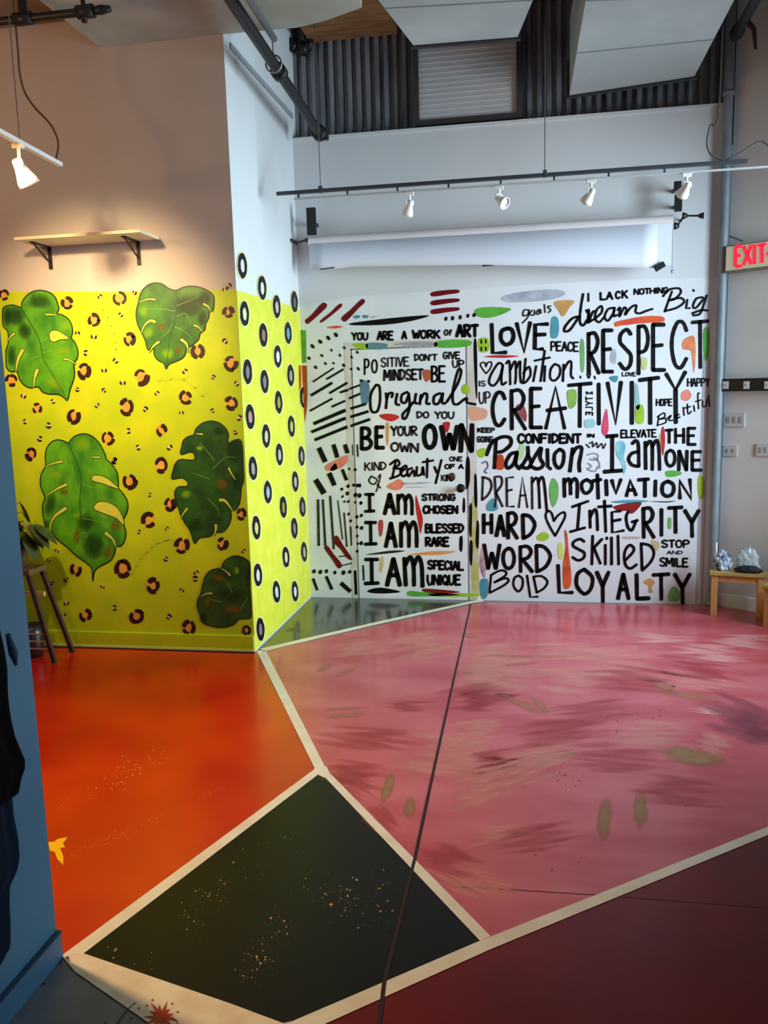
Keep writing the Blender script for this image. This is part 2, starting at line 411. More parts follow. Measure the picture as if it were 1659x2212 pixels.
field('painted_field', [(692, 1671), (699, 1677), (1037, 2033.5), (631, 2208), (612, 2212), (181, 2061)], FBLACK, .0012)
pj = PF.at(1659, 1787); pk = PF.at(1060, 2025)
dirp = (pj-pk).normalized(); far = pk+dirp*5
field('painted_field', [(571, 1407), (1042, 1301), (XCOL+.1, YB, 0), (3.2, YB, 0), (far.x, far.y, 0), (1060, 2024), (708, 1667), (702, 1659)], FPINK, .0010)
pa = PF.at(708, 2211); pb_ = PF.at(1061, 2051); pc_ = PF.at(1659, 1805)
d1 = (pa-pb_).normalized(); d2 = (pc_-pb_).normalized(); e1 = pb_+d1*3; e2 = pb_+d2*5
field('painted_field', [(pb_.x, pb_.y, 0), (e1.x, e1.y, 0), (e1.x, -1, 0), (e2.x, -1, 0), (e2.x, e2.y, 0)], FRED, .0008)
field('painted_field', [(XP, YA, 0), (560, 1404), (1018, 1300), (1042, 1297), (XP+1.35, YB, 0), (XP, YB, 0)], FDARK, .0010)
LZ = .0028
def band(ptsA, ptsB, z=LZ):
    a = [PF.at(*q) for q in ptsA]; b = [PF.at(*q) for q in ptsB][::-1]
    g = MB(); P__ = [(p.x, p.y, z) for p in a+b]; g.add(P__, [tuple(range(len(P__)))]); return g.build('painted_line', FCREAM, floor)
band([(554, 1406), (681, 1663)], [(574, 1406), (704, 1661)])
band([(683, 1660), (133, 2066)], [(700, 1676), (690, 1672), (181, 2061)][1:])
band([(692, 1671), (699, 1677), (1037, 2034)], [(702, 1659), (708.5, 1667), (1061, 2025)])
a0 = PF.at(1036, 2034)-(PF.at(1036, 2034)-PF.at(631, 2208)).normalized()*0
def ext(p, q, l): p = PF.at(*p); q = PF.at(*q); r = q+(q-p).normalized()*l; return r
g = MB(); up = [ext((1036, 2034), (631, 2208), .8), PF.at(631, 2208), PF.at(1036, 2034), PF.at(1060, 2024.5), PF.at(1659, 1787), ext((1060, 2024.5), (1659, 1787), 2.5)]
lo = [ext((1060, 2052), (1659, 1805), 2.5), PF.at(1659, 1805), PF.at(1060, 2052), PF.at(708, 2211), ext((1060, 2052), (708, 2211), .8)]
g.add([(p.x, p.y, LZ) for p in up+lo], [tuple(range(len(up+lo)))]); g.build('painted_line', FCREAM, floor)
g = MB(); poly(g, PF, [(680, 1655), (705, 1655), (711, 1668), (701, 1680), (690, 1675), (678, 1666)], LZ+.0001, smooth=0); g.build('painted_line', FCREAM, floor)
# wide cream wedge at the lower left
wd = [PF.at(*q) for q in ((133, 2066), (181, 2061), (500, 2170), (612, 2212), (631, 2207))]
wd += [ext((1036, 2034), (631, 2208), .8)]
lw = [PF.at(*q) for q in ((133, 2066), (163, 2101), (262, 2170), (322, 2212), (350, 2232))][::-1]
wd += [PF.at(560, 2400)]+lw[:-1]
g = MB(); g.add([(p.x, p.y, LZ-.0002) for p in wd], [tuple(range(len(wd)))]); g.build('painted_line', mat('cream_wedge_paint', (232, 216, 192), .45, rgb2=(220, 196, 170), scale=10, coat=.15), floor)
band([(562, 1402), (800, 1347), (1018, 1299), (1043, 1295)], [(569, 1408), (800, 1353), (1018, 1304), (1045, 1300)])
# saw-cut joints
g = MB(); stroke(g, PF, [(1017, 1304), (973, 1500), (930, 1695), (895.6, 1856), (830, 2122), (816, 2240)], 2.6, .0038, round_=False, w1=10)
g.build('saw_cut_joint', mat('joint_shadow', (38, 10, 16), .8), floor)
g = MB(); stroke(g, PF, [(984, 1916), (1075, 1920), (1300, 1934), (1490, 1948), (1659, 1961), (1900, 1980)], 2, .0014, round_=False)
g.build('saw_cut_joint', mat('joint_faint', (92, 22, 26), .7), floor)
# splatter
rs = random.Random(3)
def splat(name, segs, rgb, z, n, smin, smax, spread):
    g = MB()
    for (x0, y0, x1, y1), k in zip(segs, n):
        for _ in range(k):
            t = rs.random(); s_ = rs.gauss(0, 1)
            L_ = math.hypot(x1-x0, y1-y0) or 1; nx, ny = -(y1-y0)/L_, (x1-x0)/L_
            cx_, cy_ = x0+(x1-x0)*t+nx*s_*spread, y0+(y1-y0)*t+ny*s_*spread
            r_ = smin+(smax-smin)*rs.random()**5
            blob(g, PF, (cx_, cy_), r_*rs.uniform(.8, 1.4), r_*.8, rs.uniform(0, 180), z, seg=6, rag=.25)
    o = g.build(name, mat(name+'_'+str(rgb[0]), rgb, .4), floor); o['kind'] = 'stuff'; return o
OKb = lambda x, y: True
splat('paint_splatter', [(130, 1745, 370, 1610), (230, 1700, 300, 1650)], (236, 120, 62), .0018, [130, 70], .5, 2.0, 12)
splat('paint_splatter', [(130, 1855, 540, 1680), (200, 1830, 350, 1760)], (228, 104, 56), .0018, [150, 90], .5, 1.7, 7)
splat('paint_splatter', [(375, 2005, 620, 1800), (700, 1970, 850, 1900), (400, 1990, 480, 1930)], (150, 124, 74), .0019, [110, 60, 40], .5, 2.4, 22)
splat('paint_splatter', [(520, 2120, 620, 1970), (560, 2080, 590, 2060), (640, 1900, 850, 1990), (200, 2050, 330, 2090)], (196, 150, 104), .0019, [90, 30, 60, 16], .5, 3.0, 18)
splat('paint_splatter', [(1200, 1700, 1260, 1640), (1290, 1570, 1500, 1530), (1120, 1840, 1300, 1850), (1480, 1760, 1520, 1730)], (120, 34, 44), .0018, [40, 90, 30, 12], .5, 2.4, 22)
# yellow star-shaped mark, red splash, black trail
g = MB(); poly(g, PF, [(104, 1819), (117, 1818), (125, 1812), (146, 1808), (136, 1822), (141, 1830), (130, 1832), (137, 1850), (136, 1868), (124, 1856), (118, 1840), (108, 1838)], .0021, smooth=0)
g.build('floor_mark', mat('yellow_star', (250, 190, 16), .4), floor)
g = MB(); c0 = (348, 2196)
sp_ = []
for k in range(26):
    q = 2*math.pi*k/26; r_ = (34 if k % 2 else 16)*rs.uniform(.75, 1.25)
    sp_.append((c0[0]+r_*math.cos(q), c0[1]+r_*.95*math.sin(q)))
poly(g, PF, sp_, .0036, smooth=0)
for q in ((318, 2172), (300, 2178), (372, 2168), (384, 2186), (330, 2160)): blob(g, PF, q, 3, 2, 0, .0036, seg=7)
g.build('floor_mark', mat('red_splash', (176, 26, 10), .4), floor)
g = MB(); stroke(g, PF, cr([(294, 2165), (281, 2175), (268, 2190), (252, 2214)]), 1.5, .0037, w1=4)
stroke(g, PF, cr([(372, 2196), (380, 2205), (388, 2216)]), 1.5, .0037)
for q in ((283, 2199), (228, 2210), (146, 2068), (132, 2078), (95, 2125)): blob(g, PF, q, 3.5, 2.5, 20, .0036, seg=8)
g.build('floor_mark', mat('black_splash', (34, 22, 26), .5), floor)
# brush marks on the pink field
OL = soft('olive_floor_wash', (184, 118, 92), .4, .75); OL2 = soft('green_floor_mark', (158, 122, 74), .4, .95)
SAL = soft('salmon_floor_wash', (230, 150, 140), .35, .6, (2, 9, 2)); DRD = soft('deep_red_floor_wash', (184, 62, 72), .35, .5, (3, 8, 3)); LTP = soft('pale_pink_floor_wash', (232, 160, 158), .35, .8, (2, 10, 2))
DMV = soft('mauve_floor_wash', (150, 66, 86), .35, .6, (3, 6, 3))
def marks(C, lst, m_, z, par=floor, plane=PF, name='brush_mark'):
    for (x_, y_, rx, ry, rot) in lst:
        s_ = C(1, 0)[0]-C(0, 0)[0]; g = MB(); c = C(x_, y_); rx *= s_; ry *= s_
        if ry < 18 and rx > ry*2 and m_ in (OL,): dab(g, plane, c, rx, ry, rot, z)
        elif m_ is OL2: dab(g, plane, c, rx, ry, rot, z)
        else:       # a wash laid down in several overlapping dry strokes
            ca, sa = math.cos(math.radians(rot)), math.sin(math.radians(rot)); rw = random.Random(int(x_*7+y_))
            for k in range(7):
                o_ = (k-3)/3*ry*.95; l_ = rw.uniform(-.35, .35)*rx
                dab(g, plane, (c[0]+l_*ca-o_*sa, c[1]+l_*sa+o_*ca), rx*rw.uniform(.65, 1.2), max(2.2, ry*rw.uniform(.22, .4)), rot+rw.uniform(-5, 5), z+k*.00001)
        g.build(name, m_, par)
marks(F2, [(560, 530, 90, 22, -22), (680, 560, 100, 20, -25), (665, 775, 150, 14, -4), (690, 815, 160, 18, -4), (1420, 340, 80, 20, 10), (760, 350, 70, 10, -8), (1640, 700, 70, 14, 15)], OL, .0022)
marks(F3, [(270, 345, 150, 10, 3), (330, 385, 120, 12, -4), (330, 610, 170, 26, 25), (420, 610, 80, 24, 40), (1230, 560, 240, 24, 8), (1090, 510, 90, 30, 20)], OL, .0022)
marks(F3, [(770, 1230, 50, 150, 6), (965, 1190, 50, 130, -2), (1240, 890, 230, 60, 12)], OL2, .0022)
marks(F4, [(720, 160, 42, 110, 18), (845, 270, 40, 80, 8)], OL2, .0022)
marks(F3, [(230, 450, 260, 80, -4), (140, 1040, 240, 80, -14), (450, 880, 220, 60, -10), (1350, 830, 120, 50, 20), (560, 480, 260, 60, 0)], SAL, .0017)
marks(F2, [(1500, 520, 230, 110, -4), (1180, 400, 240, 70, -6), (1300, 1060, 330, 110, 10), (760, 420, 180, 40, -10)], SAL, .0017)
marks(F3, [(1080, 250, 220, 22, 3), (1350, 330, 220, 40, 4), (1500, 260, 180, 30, 4), (1350, 640, 130, 20, 10)], LTP, .0018)
marks(F3, [(180, 900, 130, 40, -8), (80, 590, 120, 50, 0), (1300, 420, 260, 50, 10)], DRD, .0019)
marks(F2, [(800, 950, 330, 60, 6), (700, 1160, 260, 70, 5), (1050, 760, 160, 30, 2), (1480, 700, 260, 60, -6)], DRD, .0019)
marks(F4, [(500, 120, 160, 60, 30), (680, 340, 120, 60, 40), (1050, 560, 180, 70, 20)], DRD, .0019)
marks(F3, [(500, 760, 300, 60, -6), (820, 900, 300, 70, 2), (420, 1330, 260, 60, -12), (900, 470, 260, 60, 4), (1150, 1080, 260, 70, 4), (700, 640, 260, 50, -3)], DRD, .0019)
marks(F3, [(800, 380, 300, 70, 2), (600, 320, 260, 40, 0), (1000, 760, 260, 60, 4), (330, 960, 240, 80, -16), (60, 760, 200, 60, -8), (1250, 480, 260, 40, 8)], SAL, .0017)
marks(F4, [(1300, 700, 200, 50, 16), (1120, 700, 160, 40, 24), (1350, 420, 220, 40, -10)], SAL, .0017)
marks(F3, [(1500, 680, 200, 90, 18), (1600, 740, 160, 70, 10)], DMV, .0020)
# dark reflections are real; a few scuffs on the charcoal corner
marks(crop(560, 1270, 8.295), [(600, 750, 150, 30, 0)], soft('olive_scuff', (108, 104, 62), .3, .8), .0018)

# ================================================================ WALL ART
# -- rings on the dotted return wall
RW = mat('ring_white', (196, 196, 186), .5)
def ring(c, rx, ry, inner, par=wall_return, plane=PP):
    g = MB(); blob(g, plane, c, rx*1.22, ry*1.12, -3, .003, 2, 18, .02); blob(g, plane, c, rx, ry, -3, .004, 0, 20, .04); blob(g, plane, (c[0]+.4, c[1]+1), rx*.42, ry*.52, -3, .005, 1, 12, .1)
    g.build('painted_ring', [BLACK, mat('ring_fill_%d_%d' % (inner[0], inner[2]), inner, .5), mat('ring_halo', (222, 216, 140), .5)], par)
WH = (214, 214, 204); GY = (120, 112, 116); BR = (150, 104, 88); YE = (150, 146, 60)
for (x_, y_, col_) in [(215, 215, WH), (425, 450, WH), (580, 650, (190, 170, 160)), (768, 600, (84, 88, 92)), (237, 725, (210, 214, 160)), (438, 950, BR), (700, 930, (90, 150, 165)), (590, 1180, WH), (270, 1340, GY), (450, 1445, GY), (728, 1380, (150, 140, 120)), (600, 1665, YE), (860, 1615, (150, 84, 60)), (297, 1820, (176, 130, 120)), (467, 2025, (190, 186, 140)), (735, 1920, (178, 180, 80))]:
    c = P1(x_, y_); k = 1-(c[0]-520)/420; ring(c, 9.6*k+.4, 28*(1-(c[0]-520)/700), col_)
for (x_, y_, col_) in [(320, 250, (150, 140, 136)), (475, 495, (150, 170, 180)), (595, 105, (170, 160, 160)), (825, 120, (150, 140, 120)), (760, 385, (180, 160, 150)), (635, 650, (140, 120, 40)), (835, 650, GY), (355, 865, (200, 190, 110)), (750, 870, GY), (663, 1170, (200, 196, 150)), (852, 1115, (160, 160, 120)), (372, 1355, (206, 200, 190)), (565, 1530, (190, 200, 196)), (757, 1525, (216, 206, 210)), (398, 1920, GY)]:
    c = P2(x_, y_); k = 1-(c[0]-520)/420; ring(c, 9.4*k+.4, 27*(1-(c[0]-520)/700), col_)
# green and orange strokes in the inner corner
g = MB(); poly(g, PB, [S1(*q) for q in ((60, 570), (130, 575), (135, 1000), (75, 1010))], .002, smooth=0); g.build('brush_stroke', mat('leaf_green_stroke', (86, 158, 60), .5, var=.3, scale=12), wall_back)
g = MB(); poly(g, PB, [S1(*q) for q in ((76, 1040), (140, 1045), (150, 1400), (140, 1640), (112, 1800), (90, 1500))], .002, smooth=0); g.build('brush_stroke', mat('burnt_orange_stroke', (184, 84, 20), .5, var=.3, scale=12), wall_back)
g = MB(); poly(g, PP, [S1(*q) for q in ((30, 1040), (68, 1040), (66, 1500), (40, 1560))], .002, smooth=0); g.build('brush_stroke', MATS['burnt_orange_stroke'], wall_return)

# -- leopard spots
TAN = mat('ochre_spot', (228, 180, 66), .5, rgb2=(214, 150, 60), scale=14); BRN = mat('dark_brown_spot', (44, 14, 10), .5); HALO = mat('pale_spot_halo', (226, 214, 150), .5)
rl = random.Random(11)
def rosette(c, r, plane=PA, par=wall_left):
    g = MB(); blob(g, plane, (c[0]+rl.uniform(-.12, .12)*r, c[1]+rl.uniform(-.1, .1)*r), r*rl.uniform(.62, .85), r*rl.uniform(.7, .95), rl.uniform(0, 90), .0030, 0, 12, .14)
    n = rl.choice((2, 3, 3)); a0_ = rl.uniform(0, 360); sx_, sy_ = rl.uniform(.8, 1.0), rl.uniform(.9, 1.15)
    for k in range(n):
        mid_ = a0_+k*360/n+rl.uniform(-16, 16); span = rl.uniform(34, 74) if n == 2 else rl.uniform(24, 52)
        ra_ = r*rl.uniform(.66, .95); arc = [(c[0]+math.cos(math.radians(mid_+span*t))*ra_*sx_, c[1]+math.sin(math.radians(mid_+span*t))*ra_*sy_) for t in (-1, -.5, 0, .5, 1)]
        stroke(g, plane, arc, r*rl.uniform(.40, .80), .0036, 1, w1=r*rl.uniform(.3, .75))
    g.build('leopard_spot', [TAN, BRN], par)
def dotlet(c, plane=PA, par=wall_left):
    g = MB(); r = rl.uniform(3.0, 4.4); a0_ = rl.uniform(0, 360)
    blob(g, plane, c, r*1.0, r*1.0, 0, .0030, 0, 10, .1)
    for k in range(rl.choice((2, 2, 3))):
        q = math.radians(a0_+k*150)
        blob(g, plane, (c[0]+math.cos(q)*r, c[1]+math.sin(q)*r), r*1.0, r*.6, math.degrees(q)+90, .0036, 1, 8, .2)
    g.build('small_leopard_spot', [HALO, BRN], par)
for x_, y_, r_ in [(25, 170, 35), (430, 220, 40), (765, 190, 45), (600, 330, 40), (830, 450, 45), (540, 655, 50), (900, 690, 55), (240, 895, 35), (470, 945, 50), (810, 885, 50), (690, 1085, 45), (200, 1185, 45), (75, 715, 40), (1460, 280, 45), (1265, 530, 45), (1480, 605, 45), (1190, 825, 45), (1480, 865, 45), (1035, 1035, 45)]:
    rosette(A1(x_, y_), r_/2.9625*.95)
for x_, y_, r_ in [(825, 60, 45), (665, 140, 45), (870, 260, 45), (760, 340, 45), (930, 470, 45), (1140, 460, 40), (385, 590, 40), (630, 590, 50), (785, 675, 50), (440, 825, 40), (700, 835, 45), (965, 890, 45), (1235, 310, 36), (1262, 905, 26)]:
    rosette(A2(x_, y_), r_/2.37*.82)
for x_, y_ in [(640, 180), (860, 155), (775, 295), (495, 415), (600, 435), (550, 540), (740, 590), (665, 650), (785, 730), (495, 775), (665, 780), (1005, 800), (620, 875), (930, 900), (160, 980), (310, 1005), (150, 815), (340, 850), (255, 1090), (820, 1040), (885, 1145), (1085, 1145), (1440, 465), (1185, 660), (1365, 695), (1360, 910), (1160, 925), (1515, 735), (1530, 955), (1505, 1050), (735, 1225), (1465, 110), (1440, 135)]:
    dotlet(A1(x_, y_))
for x_, y_ in [(585, 40), (765, 210), (855, 385), (710, 400), (850, 540), (340, 645), (525, 680), (270, 665), (585, 790), (340, 765), (325, 830), (1005, 610), (1000, 640), (930, 700), (865, 835), (400, 940), (550, 960), (665, 935), (770, 985), (1150, 975), (250, 545), (290, 500), (1248, 500), (225, 610)]:
    dotlet(A2(x_, y_))
# -- faint sprigs
for pts_ in ([(640, 230), (690, 320), (730, 420), (740, 520)], [(1020, 720), (1180, 715), (1300, 820)]):
    g = MB(); stroke(g, PA, cr([A1(*q) for q in pts_]), 2, .0028)
    Q = cr([A1(*q) for q in pts_], 4)
    for q in Q[::2]:
        stroke(g, PA, [(q.x, q.y), (q.x+8, q.y-9)], 1.4, .0028); stroke(g, PA, [(q.x, q.y), (q.x-9, q.y-5)], 1.4, .0028)
    g.build('painted_sprig', mat('faint_sprig_green', (176, 204, 30), .5), wall_left)
g = MB(); Q = cr([A2(*q) for q in ((870, 440), (790, 470), (720, 540), (670, 630))], 5); stroke(g, PA, Q, 1.8, .0028)
for q in Q[::2]: stroke(g, PA, [(q.x, q.y), (q.x+9, q.y-2)], 1.4, .0028); stroke(g, PA, [(q.x, q.y), (q.x-3, q.y-9)], 1.4, .0028)
g.build('painted_sprig', MATS['faint_sprig_green'], wall_left)

# -- monstera leaves
LF = [mat('leaf_bright', (96, 176, 16), .45, rgb2=(52, 128, 22), scale=9, stretch=(1, 1, .6)), mat('leaf_mid', (62, 132, 24), .45, rgb2=(30, 92, 20), scale=9), mat('leaf_deep', (40, 94, 18), .45, rgb2=(24, 66, 20), scale=10)]
LOUT = mat('leaf_outline', (16, 44, 14), .5); LVEIN = mat('leaf_vein_light', (120, 176, 60), .5); LGAP = mat('leaf_gap_lime', (214, 220, 50), .5, rgb2=(190, 208, 90), scale=20); LGAP2 = mat('leaf_gap_pale', (170, 186, 120), .5)
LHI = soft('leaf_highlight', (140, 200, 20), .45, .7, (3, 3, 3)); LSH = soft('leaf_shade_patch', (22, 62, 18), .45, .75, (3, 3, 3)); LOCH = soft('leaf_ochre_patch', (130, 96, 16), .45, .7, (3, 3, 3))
def leaf(C, s_, out, mid, veins, gaps, shade, hi=(), sh=(), och=(), gapm=LGAP):
    g = MB(); poly(g, PA, [C(*q) for q in out], .0044, smooth=5); L_ = g.build('painted_leaf', LF[shade], wall_left)
    g = MB(); pts_ = cr([C(*q) for q in out], 5, True); stroke(g, PA, pts_+[pts_[0]], 2.6, .0052, round_=False); g.build('leaf_outline', LOUT, L_)
    k = 0
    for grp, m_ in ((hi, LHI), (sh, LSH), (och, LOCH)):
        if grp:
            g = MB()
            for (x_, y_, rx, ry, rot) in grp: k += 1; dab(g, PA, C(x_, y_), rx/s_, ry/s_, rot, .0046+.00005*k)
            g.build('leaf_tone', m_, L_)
    g = MB(); gd = MB()
    for gp in gaps:
        if len(gp) == 2 and isinstance(gp[1], (int, float)):   # centre line + width
            Q = cr([C(*q) for q in gp[0]]); n_ = len(Q)
            stroke(gd, PA, Q, gp[1]+3.0, .0056, w1=3.2); stroke(g, PA, Q, gp[1], .0060, w1=1.4)
        else:
            P__ = [C(*q) for q in gp]; cx_ = sum(p[0] for p in P__)/len(P__); cy_ = sum(p[1] for p in P__)/len(P__)
            Q = cr(P__, 5, True); stroke(gd, PA, Q+[Q[0]], 3.0, .0056, round_=False); poly(g, PA, P__, .0060, smooth=5)
    gd.build('slit_edge', LOUT, L_); g.build('leaf_slit', gapm, L_)
    g = MB(); stroke(g, PA, cr([C(*q) for q in mid]), 2.4, .0054, w1=1.2); g.build('midrib', mat('midrib_green', (34, 92, 24), .5), L_)
    g = MB()
    for v in veins: stroke(g, PA, cr([C(*q) for q in v]), 1.3, .0053, w1=.6)
    g.build('leaf_vein', LVEIN, L_)
C1 = crop(0, 610, 8.507)
leaf(C1, 8.507, [(390, 460), (400, 380), (450, 290), (560, 190), (720, 145), (900, 180), (1010, 270), (1060, 400), (1080, 490), (1050, 570), (1150, 600), (1260, 680), (1320, 800), (1330, 930), (1310, 1020), (1380, 1110), (1430, 1250), (1420, 1390), (1360, 1490), (1370, 1680), (1340, 1820), (1290, 1960), (1240, 2160), (1180, 2120), (1080, 2060), (900, 2050), (780, 2010), (700, 1920), (560, 1935), (450, 1890), (360, 1780), (310, 1640), (200, 1640), (120, 1560), (110, 1400), (110, 1250), (150, 1110), (140, 900), (60, 800), (45, 600), (60, 470), (130, 430), (230, 415), (330, 440)],
     [(390, 480), (560, 760), (720, 1050), (800, 1400), (1000, 1750), (1220, 2120)], [[(740, 1100), (900, 1000), (880, 900)], [(760, 1300), (1000, 1250), (1300, 1200)], [(700, 1360), (560, 1420), (480, 1560)], [(900, 1560), (1100, 1600), (1260, 1560)]],
     [[(910, 950), (960, 890), (1050, 890), (1150, 940), (1260, 1030), (1100, 1050), (1000, 1090), (930, 1060)], ([(850, 592), (930, 590), (1040, 600)], 4.5), ([(1180, 1405), (1280, 1430), (1390, 1500)], 4.5), ([(410, 1250), (330, 1420), (290, 1640)], 9), ([(685, 1610), (640, 1740), (615, 1930)], 8), ([(265, 940), (200, 990), (140, 1070)], 5)], 0,
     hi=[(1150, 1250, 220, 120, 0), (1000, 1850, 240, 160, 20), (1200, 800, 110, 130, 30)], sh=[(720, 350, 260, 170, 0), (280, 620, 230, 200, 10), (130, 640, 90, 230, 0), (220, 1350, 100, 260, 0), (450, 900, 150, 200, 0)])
C2 = crop(280, 600, 8.295)
leaf(C2, 8.295, [(830, 225), (700, 190), (600, 120), (480, 90), (350, 120), (250, 200), (190, 300), (160, 420), (135, 520), (115, 640), (130, 780), (170, 900), (220, 990), (280, 1130), (330, 1290), (420, 1220), (440, 1370), (500, 1470), (610, 1530), (650, 1630), (700, 1550), (820, 1500), (940, 1440), (1000, 1350), (1020, 1260), (1100, 1220), (1160, 1170), (1230, 1100), (1260, 1000), (1340, 930), (1360, 820), (1410, 720), (1430, 610), (1490, 580), (1510, 430), (1490, 310), (1400, 230), (1250, 170), (1100, 150), (950, 175)],
     [(830, 240), (825, 700), (770, 900), (720, 1100), (660, 1560)], [[(760, 820), (700, 960), (560, 1080)], [(810, 600), (600, 560), (300, 560)], [(840, 500), (1050, 420), (1300, 300)], [(830, 700), (1000, 640), (1100, 820)], [(800, 880), (950, 940), (1120, 1080)]],
     [([(450, 388), (320, 385), (170, 440)], 4), ([(450, 790), (370, 770), (270, 850), (205, 990)], 6.5), ([(520, 1150), (430, 1220), (350, 1330)], 6), ([(1330, 470), (1410, 520), (1450, 600)], 5), ([(1160, 850), (1240, 890), (1300, 960)], 4), ([(930, 1110), (1020, 1190), (1050, 1330)], 7)], 1,
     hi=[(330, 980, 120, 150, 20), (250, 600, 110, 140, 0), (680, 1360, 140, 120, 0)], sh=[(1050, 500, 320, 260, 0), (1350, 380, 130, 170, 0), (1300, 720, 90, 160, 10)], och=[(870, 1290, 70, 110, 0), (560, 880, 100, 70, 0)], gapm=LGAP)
C3 = crop(80, 920, 6.505)
leaf(C3, 6.505, [(440, 240), (380, 215), (290, 195), (200, 230), (130, 330), (115, 450), (120, 560), (60, 680), (45, 820), (85, 940), (110, 1010), (80, 1100), (80, 1200), (100, 1340), (150, 1470), (200, 1480), (230, 1520), (300, 1610), (420, 1700), (560, 1830), (700, 1930), (770, 2010), (783, 2180), (805, 2050), (870, 1980), (1020, 1900), (1085, 1800), (1110, 1690), (1170, 1690), (1225, 1620), (1248, 1500), (1215, 1380), (1200, 1330), (1225, 1290), (1270, 1180), (1270, 1060), (1200, 940), (1145, 870), (1140, 760), (1120, 640), (1040, 530), (975, 470), (955, 400), (880, 250), (780, 150), (660, 110), (540, 140), (470, 200)],
     [(440, 250), (560, 520), (620, 760), (600, 1100), (640, 1350), (720, 1550), (740, 1800), (785, 2000)], [[(460, 420), (520, 700), (560, 900)], [(610, 1000), (500, 1000), (330, 1100)], [(640, 1300), (760, 1320), (1000, 1380)], [(620, 800), (760, 860), (900, 870)], [(700, 1560), (680, 1500), (560, 1560), (500, 1700)]],
     [([(350, 500), (250, 520), (110, 570)], 5), ([(410, 825), (290, 880), (140, 975)], 6.5), ([(400, 1160), (260, 1260), (190, 1380), (185, 1510)], 8), [(770, 740), (800, 700), (900, 705), (1000, 750), (1070, 810), (1150, 880), (1040, 850), (930, 810), (800, 775)], [(810, 1170), (820, 1110), (880, 1070), (1000, 1080), (1120, 1150), (1200, 1280), (1215, 1390), (1120, 1300), (950, 1230)], ([(970, 1510), (1060, 1590), (1110, 1700)], 8), ([(880, 440), (760, 440)], 4)], 0,
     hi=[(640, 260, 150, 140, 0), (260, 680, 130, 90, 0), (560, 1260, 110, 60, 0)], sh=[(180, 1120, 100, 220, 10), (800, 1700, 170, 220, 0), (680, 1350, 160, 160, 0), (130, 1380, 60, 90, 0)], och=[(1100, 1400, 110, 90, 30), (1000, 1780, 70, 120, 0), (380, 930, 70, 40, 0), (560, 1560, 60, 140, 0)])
C4 = crop(360, 900, 7.9)
leaf(C4, 7.9, [(1040, 450), (1050, 300), (990, 180), (880, 100), (740, 75), (600, 120), (500, 210), (460, 310), (370, 340), (290, 400), (260, 500), (240, 640), (400, 600), (470, 640), (460, 740), (240, 730), (150, 800), (110, 920), (90, 1060), (260, 1040), (360, 1120), (340, 1190), (200, 1200), (140, 1290), (150, 1420), (200, 1560), (240, 1680), (300, 1800), (400, 1950), (475, 2160), (560, 2070), (740, 2040), (800, 1960), (870, 1975), (980, 1950), (1070, 1820), (1100, 1680), (1090, 1600), (1160, 1590), (1230, 1500), (1260, 1350), (1275, 1200), (1310, 1080), (1300, 800), (1285, 500), (1240, 390), (1120, 420)],
     [(960, 450), (800, 800), (740, 1200), (640, 1600), (490, 2120)], [[(820, 760), (700, 600), (560, 440)], [(720, 1060), (560, 1000), (400, 940)], [(700, 1400), (860, 1560), (900, 1700)], [(780, 900), (1000, 700), (1180, 700)]],
     [([(840, 1850), (840, 1920), (810, 2030)], 6), ([(910, 1425), (1000, 1440), (1130, 1610)], 7), ([(1060, 880), (1110, 980), (1170, 1070)], 4), ([(610, 300), (500, 290)], 4), ([(350, 1570), (300, 1630), (245, 1720)], 4.5)], 2,
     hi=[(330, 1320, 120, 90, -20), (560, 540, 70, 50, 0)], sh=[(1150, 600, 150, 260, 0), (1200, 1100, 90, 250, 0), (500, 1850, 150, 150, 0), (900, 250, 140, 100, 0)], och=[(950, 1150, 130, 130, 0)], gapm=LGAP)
C5 = crop(410, 1190, 11.06)
leaf(C5, 11.06, [(1440, 350), (1380, 230), (1250, 150), (1080, 120), (920, 180), (800, 290), (760, 400), (640, 430), (480, 480), (370, 620), (310, 800), (260, 1020), (190, 1180), (180, 1340), (250, 1560), (320, 1720), (500, 1790), (760, 1830), (950, 1800), (1080, 1740), (1160, 1640), (1300, 1620), (1455, 1580), (1450, 1200), (1430, 800)],
     [(1420, 700), (1000, 1000), (700, 1300), (420, 1650)], [[(1000, 980), (900, 760), (700, 620)], [(760, 1220), (560, 1180), (420, 1100)], [(1200, 1400), (1400, 1100)]],
     [([(960, 580), (860, 480), (740, 420)], 5), ([(520, 1015), (400, 1020), (270, 1085)], 5)], 2,
     sh=[(1000, 1050, 330, 260, 0), (320, 1600, 120, 160, 0), (1380, 700, 60, 300, 0)], och=[(680, 640, 230, 120, 10), (420, 1220, 110, 140, 0), (1050, 1400, 260, 130, 0)], hi=[(1120, 480, 80, 110, 0)], gapm=LGAP2)

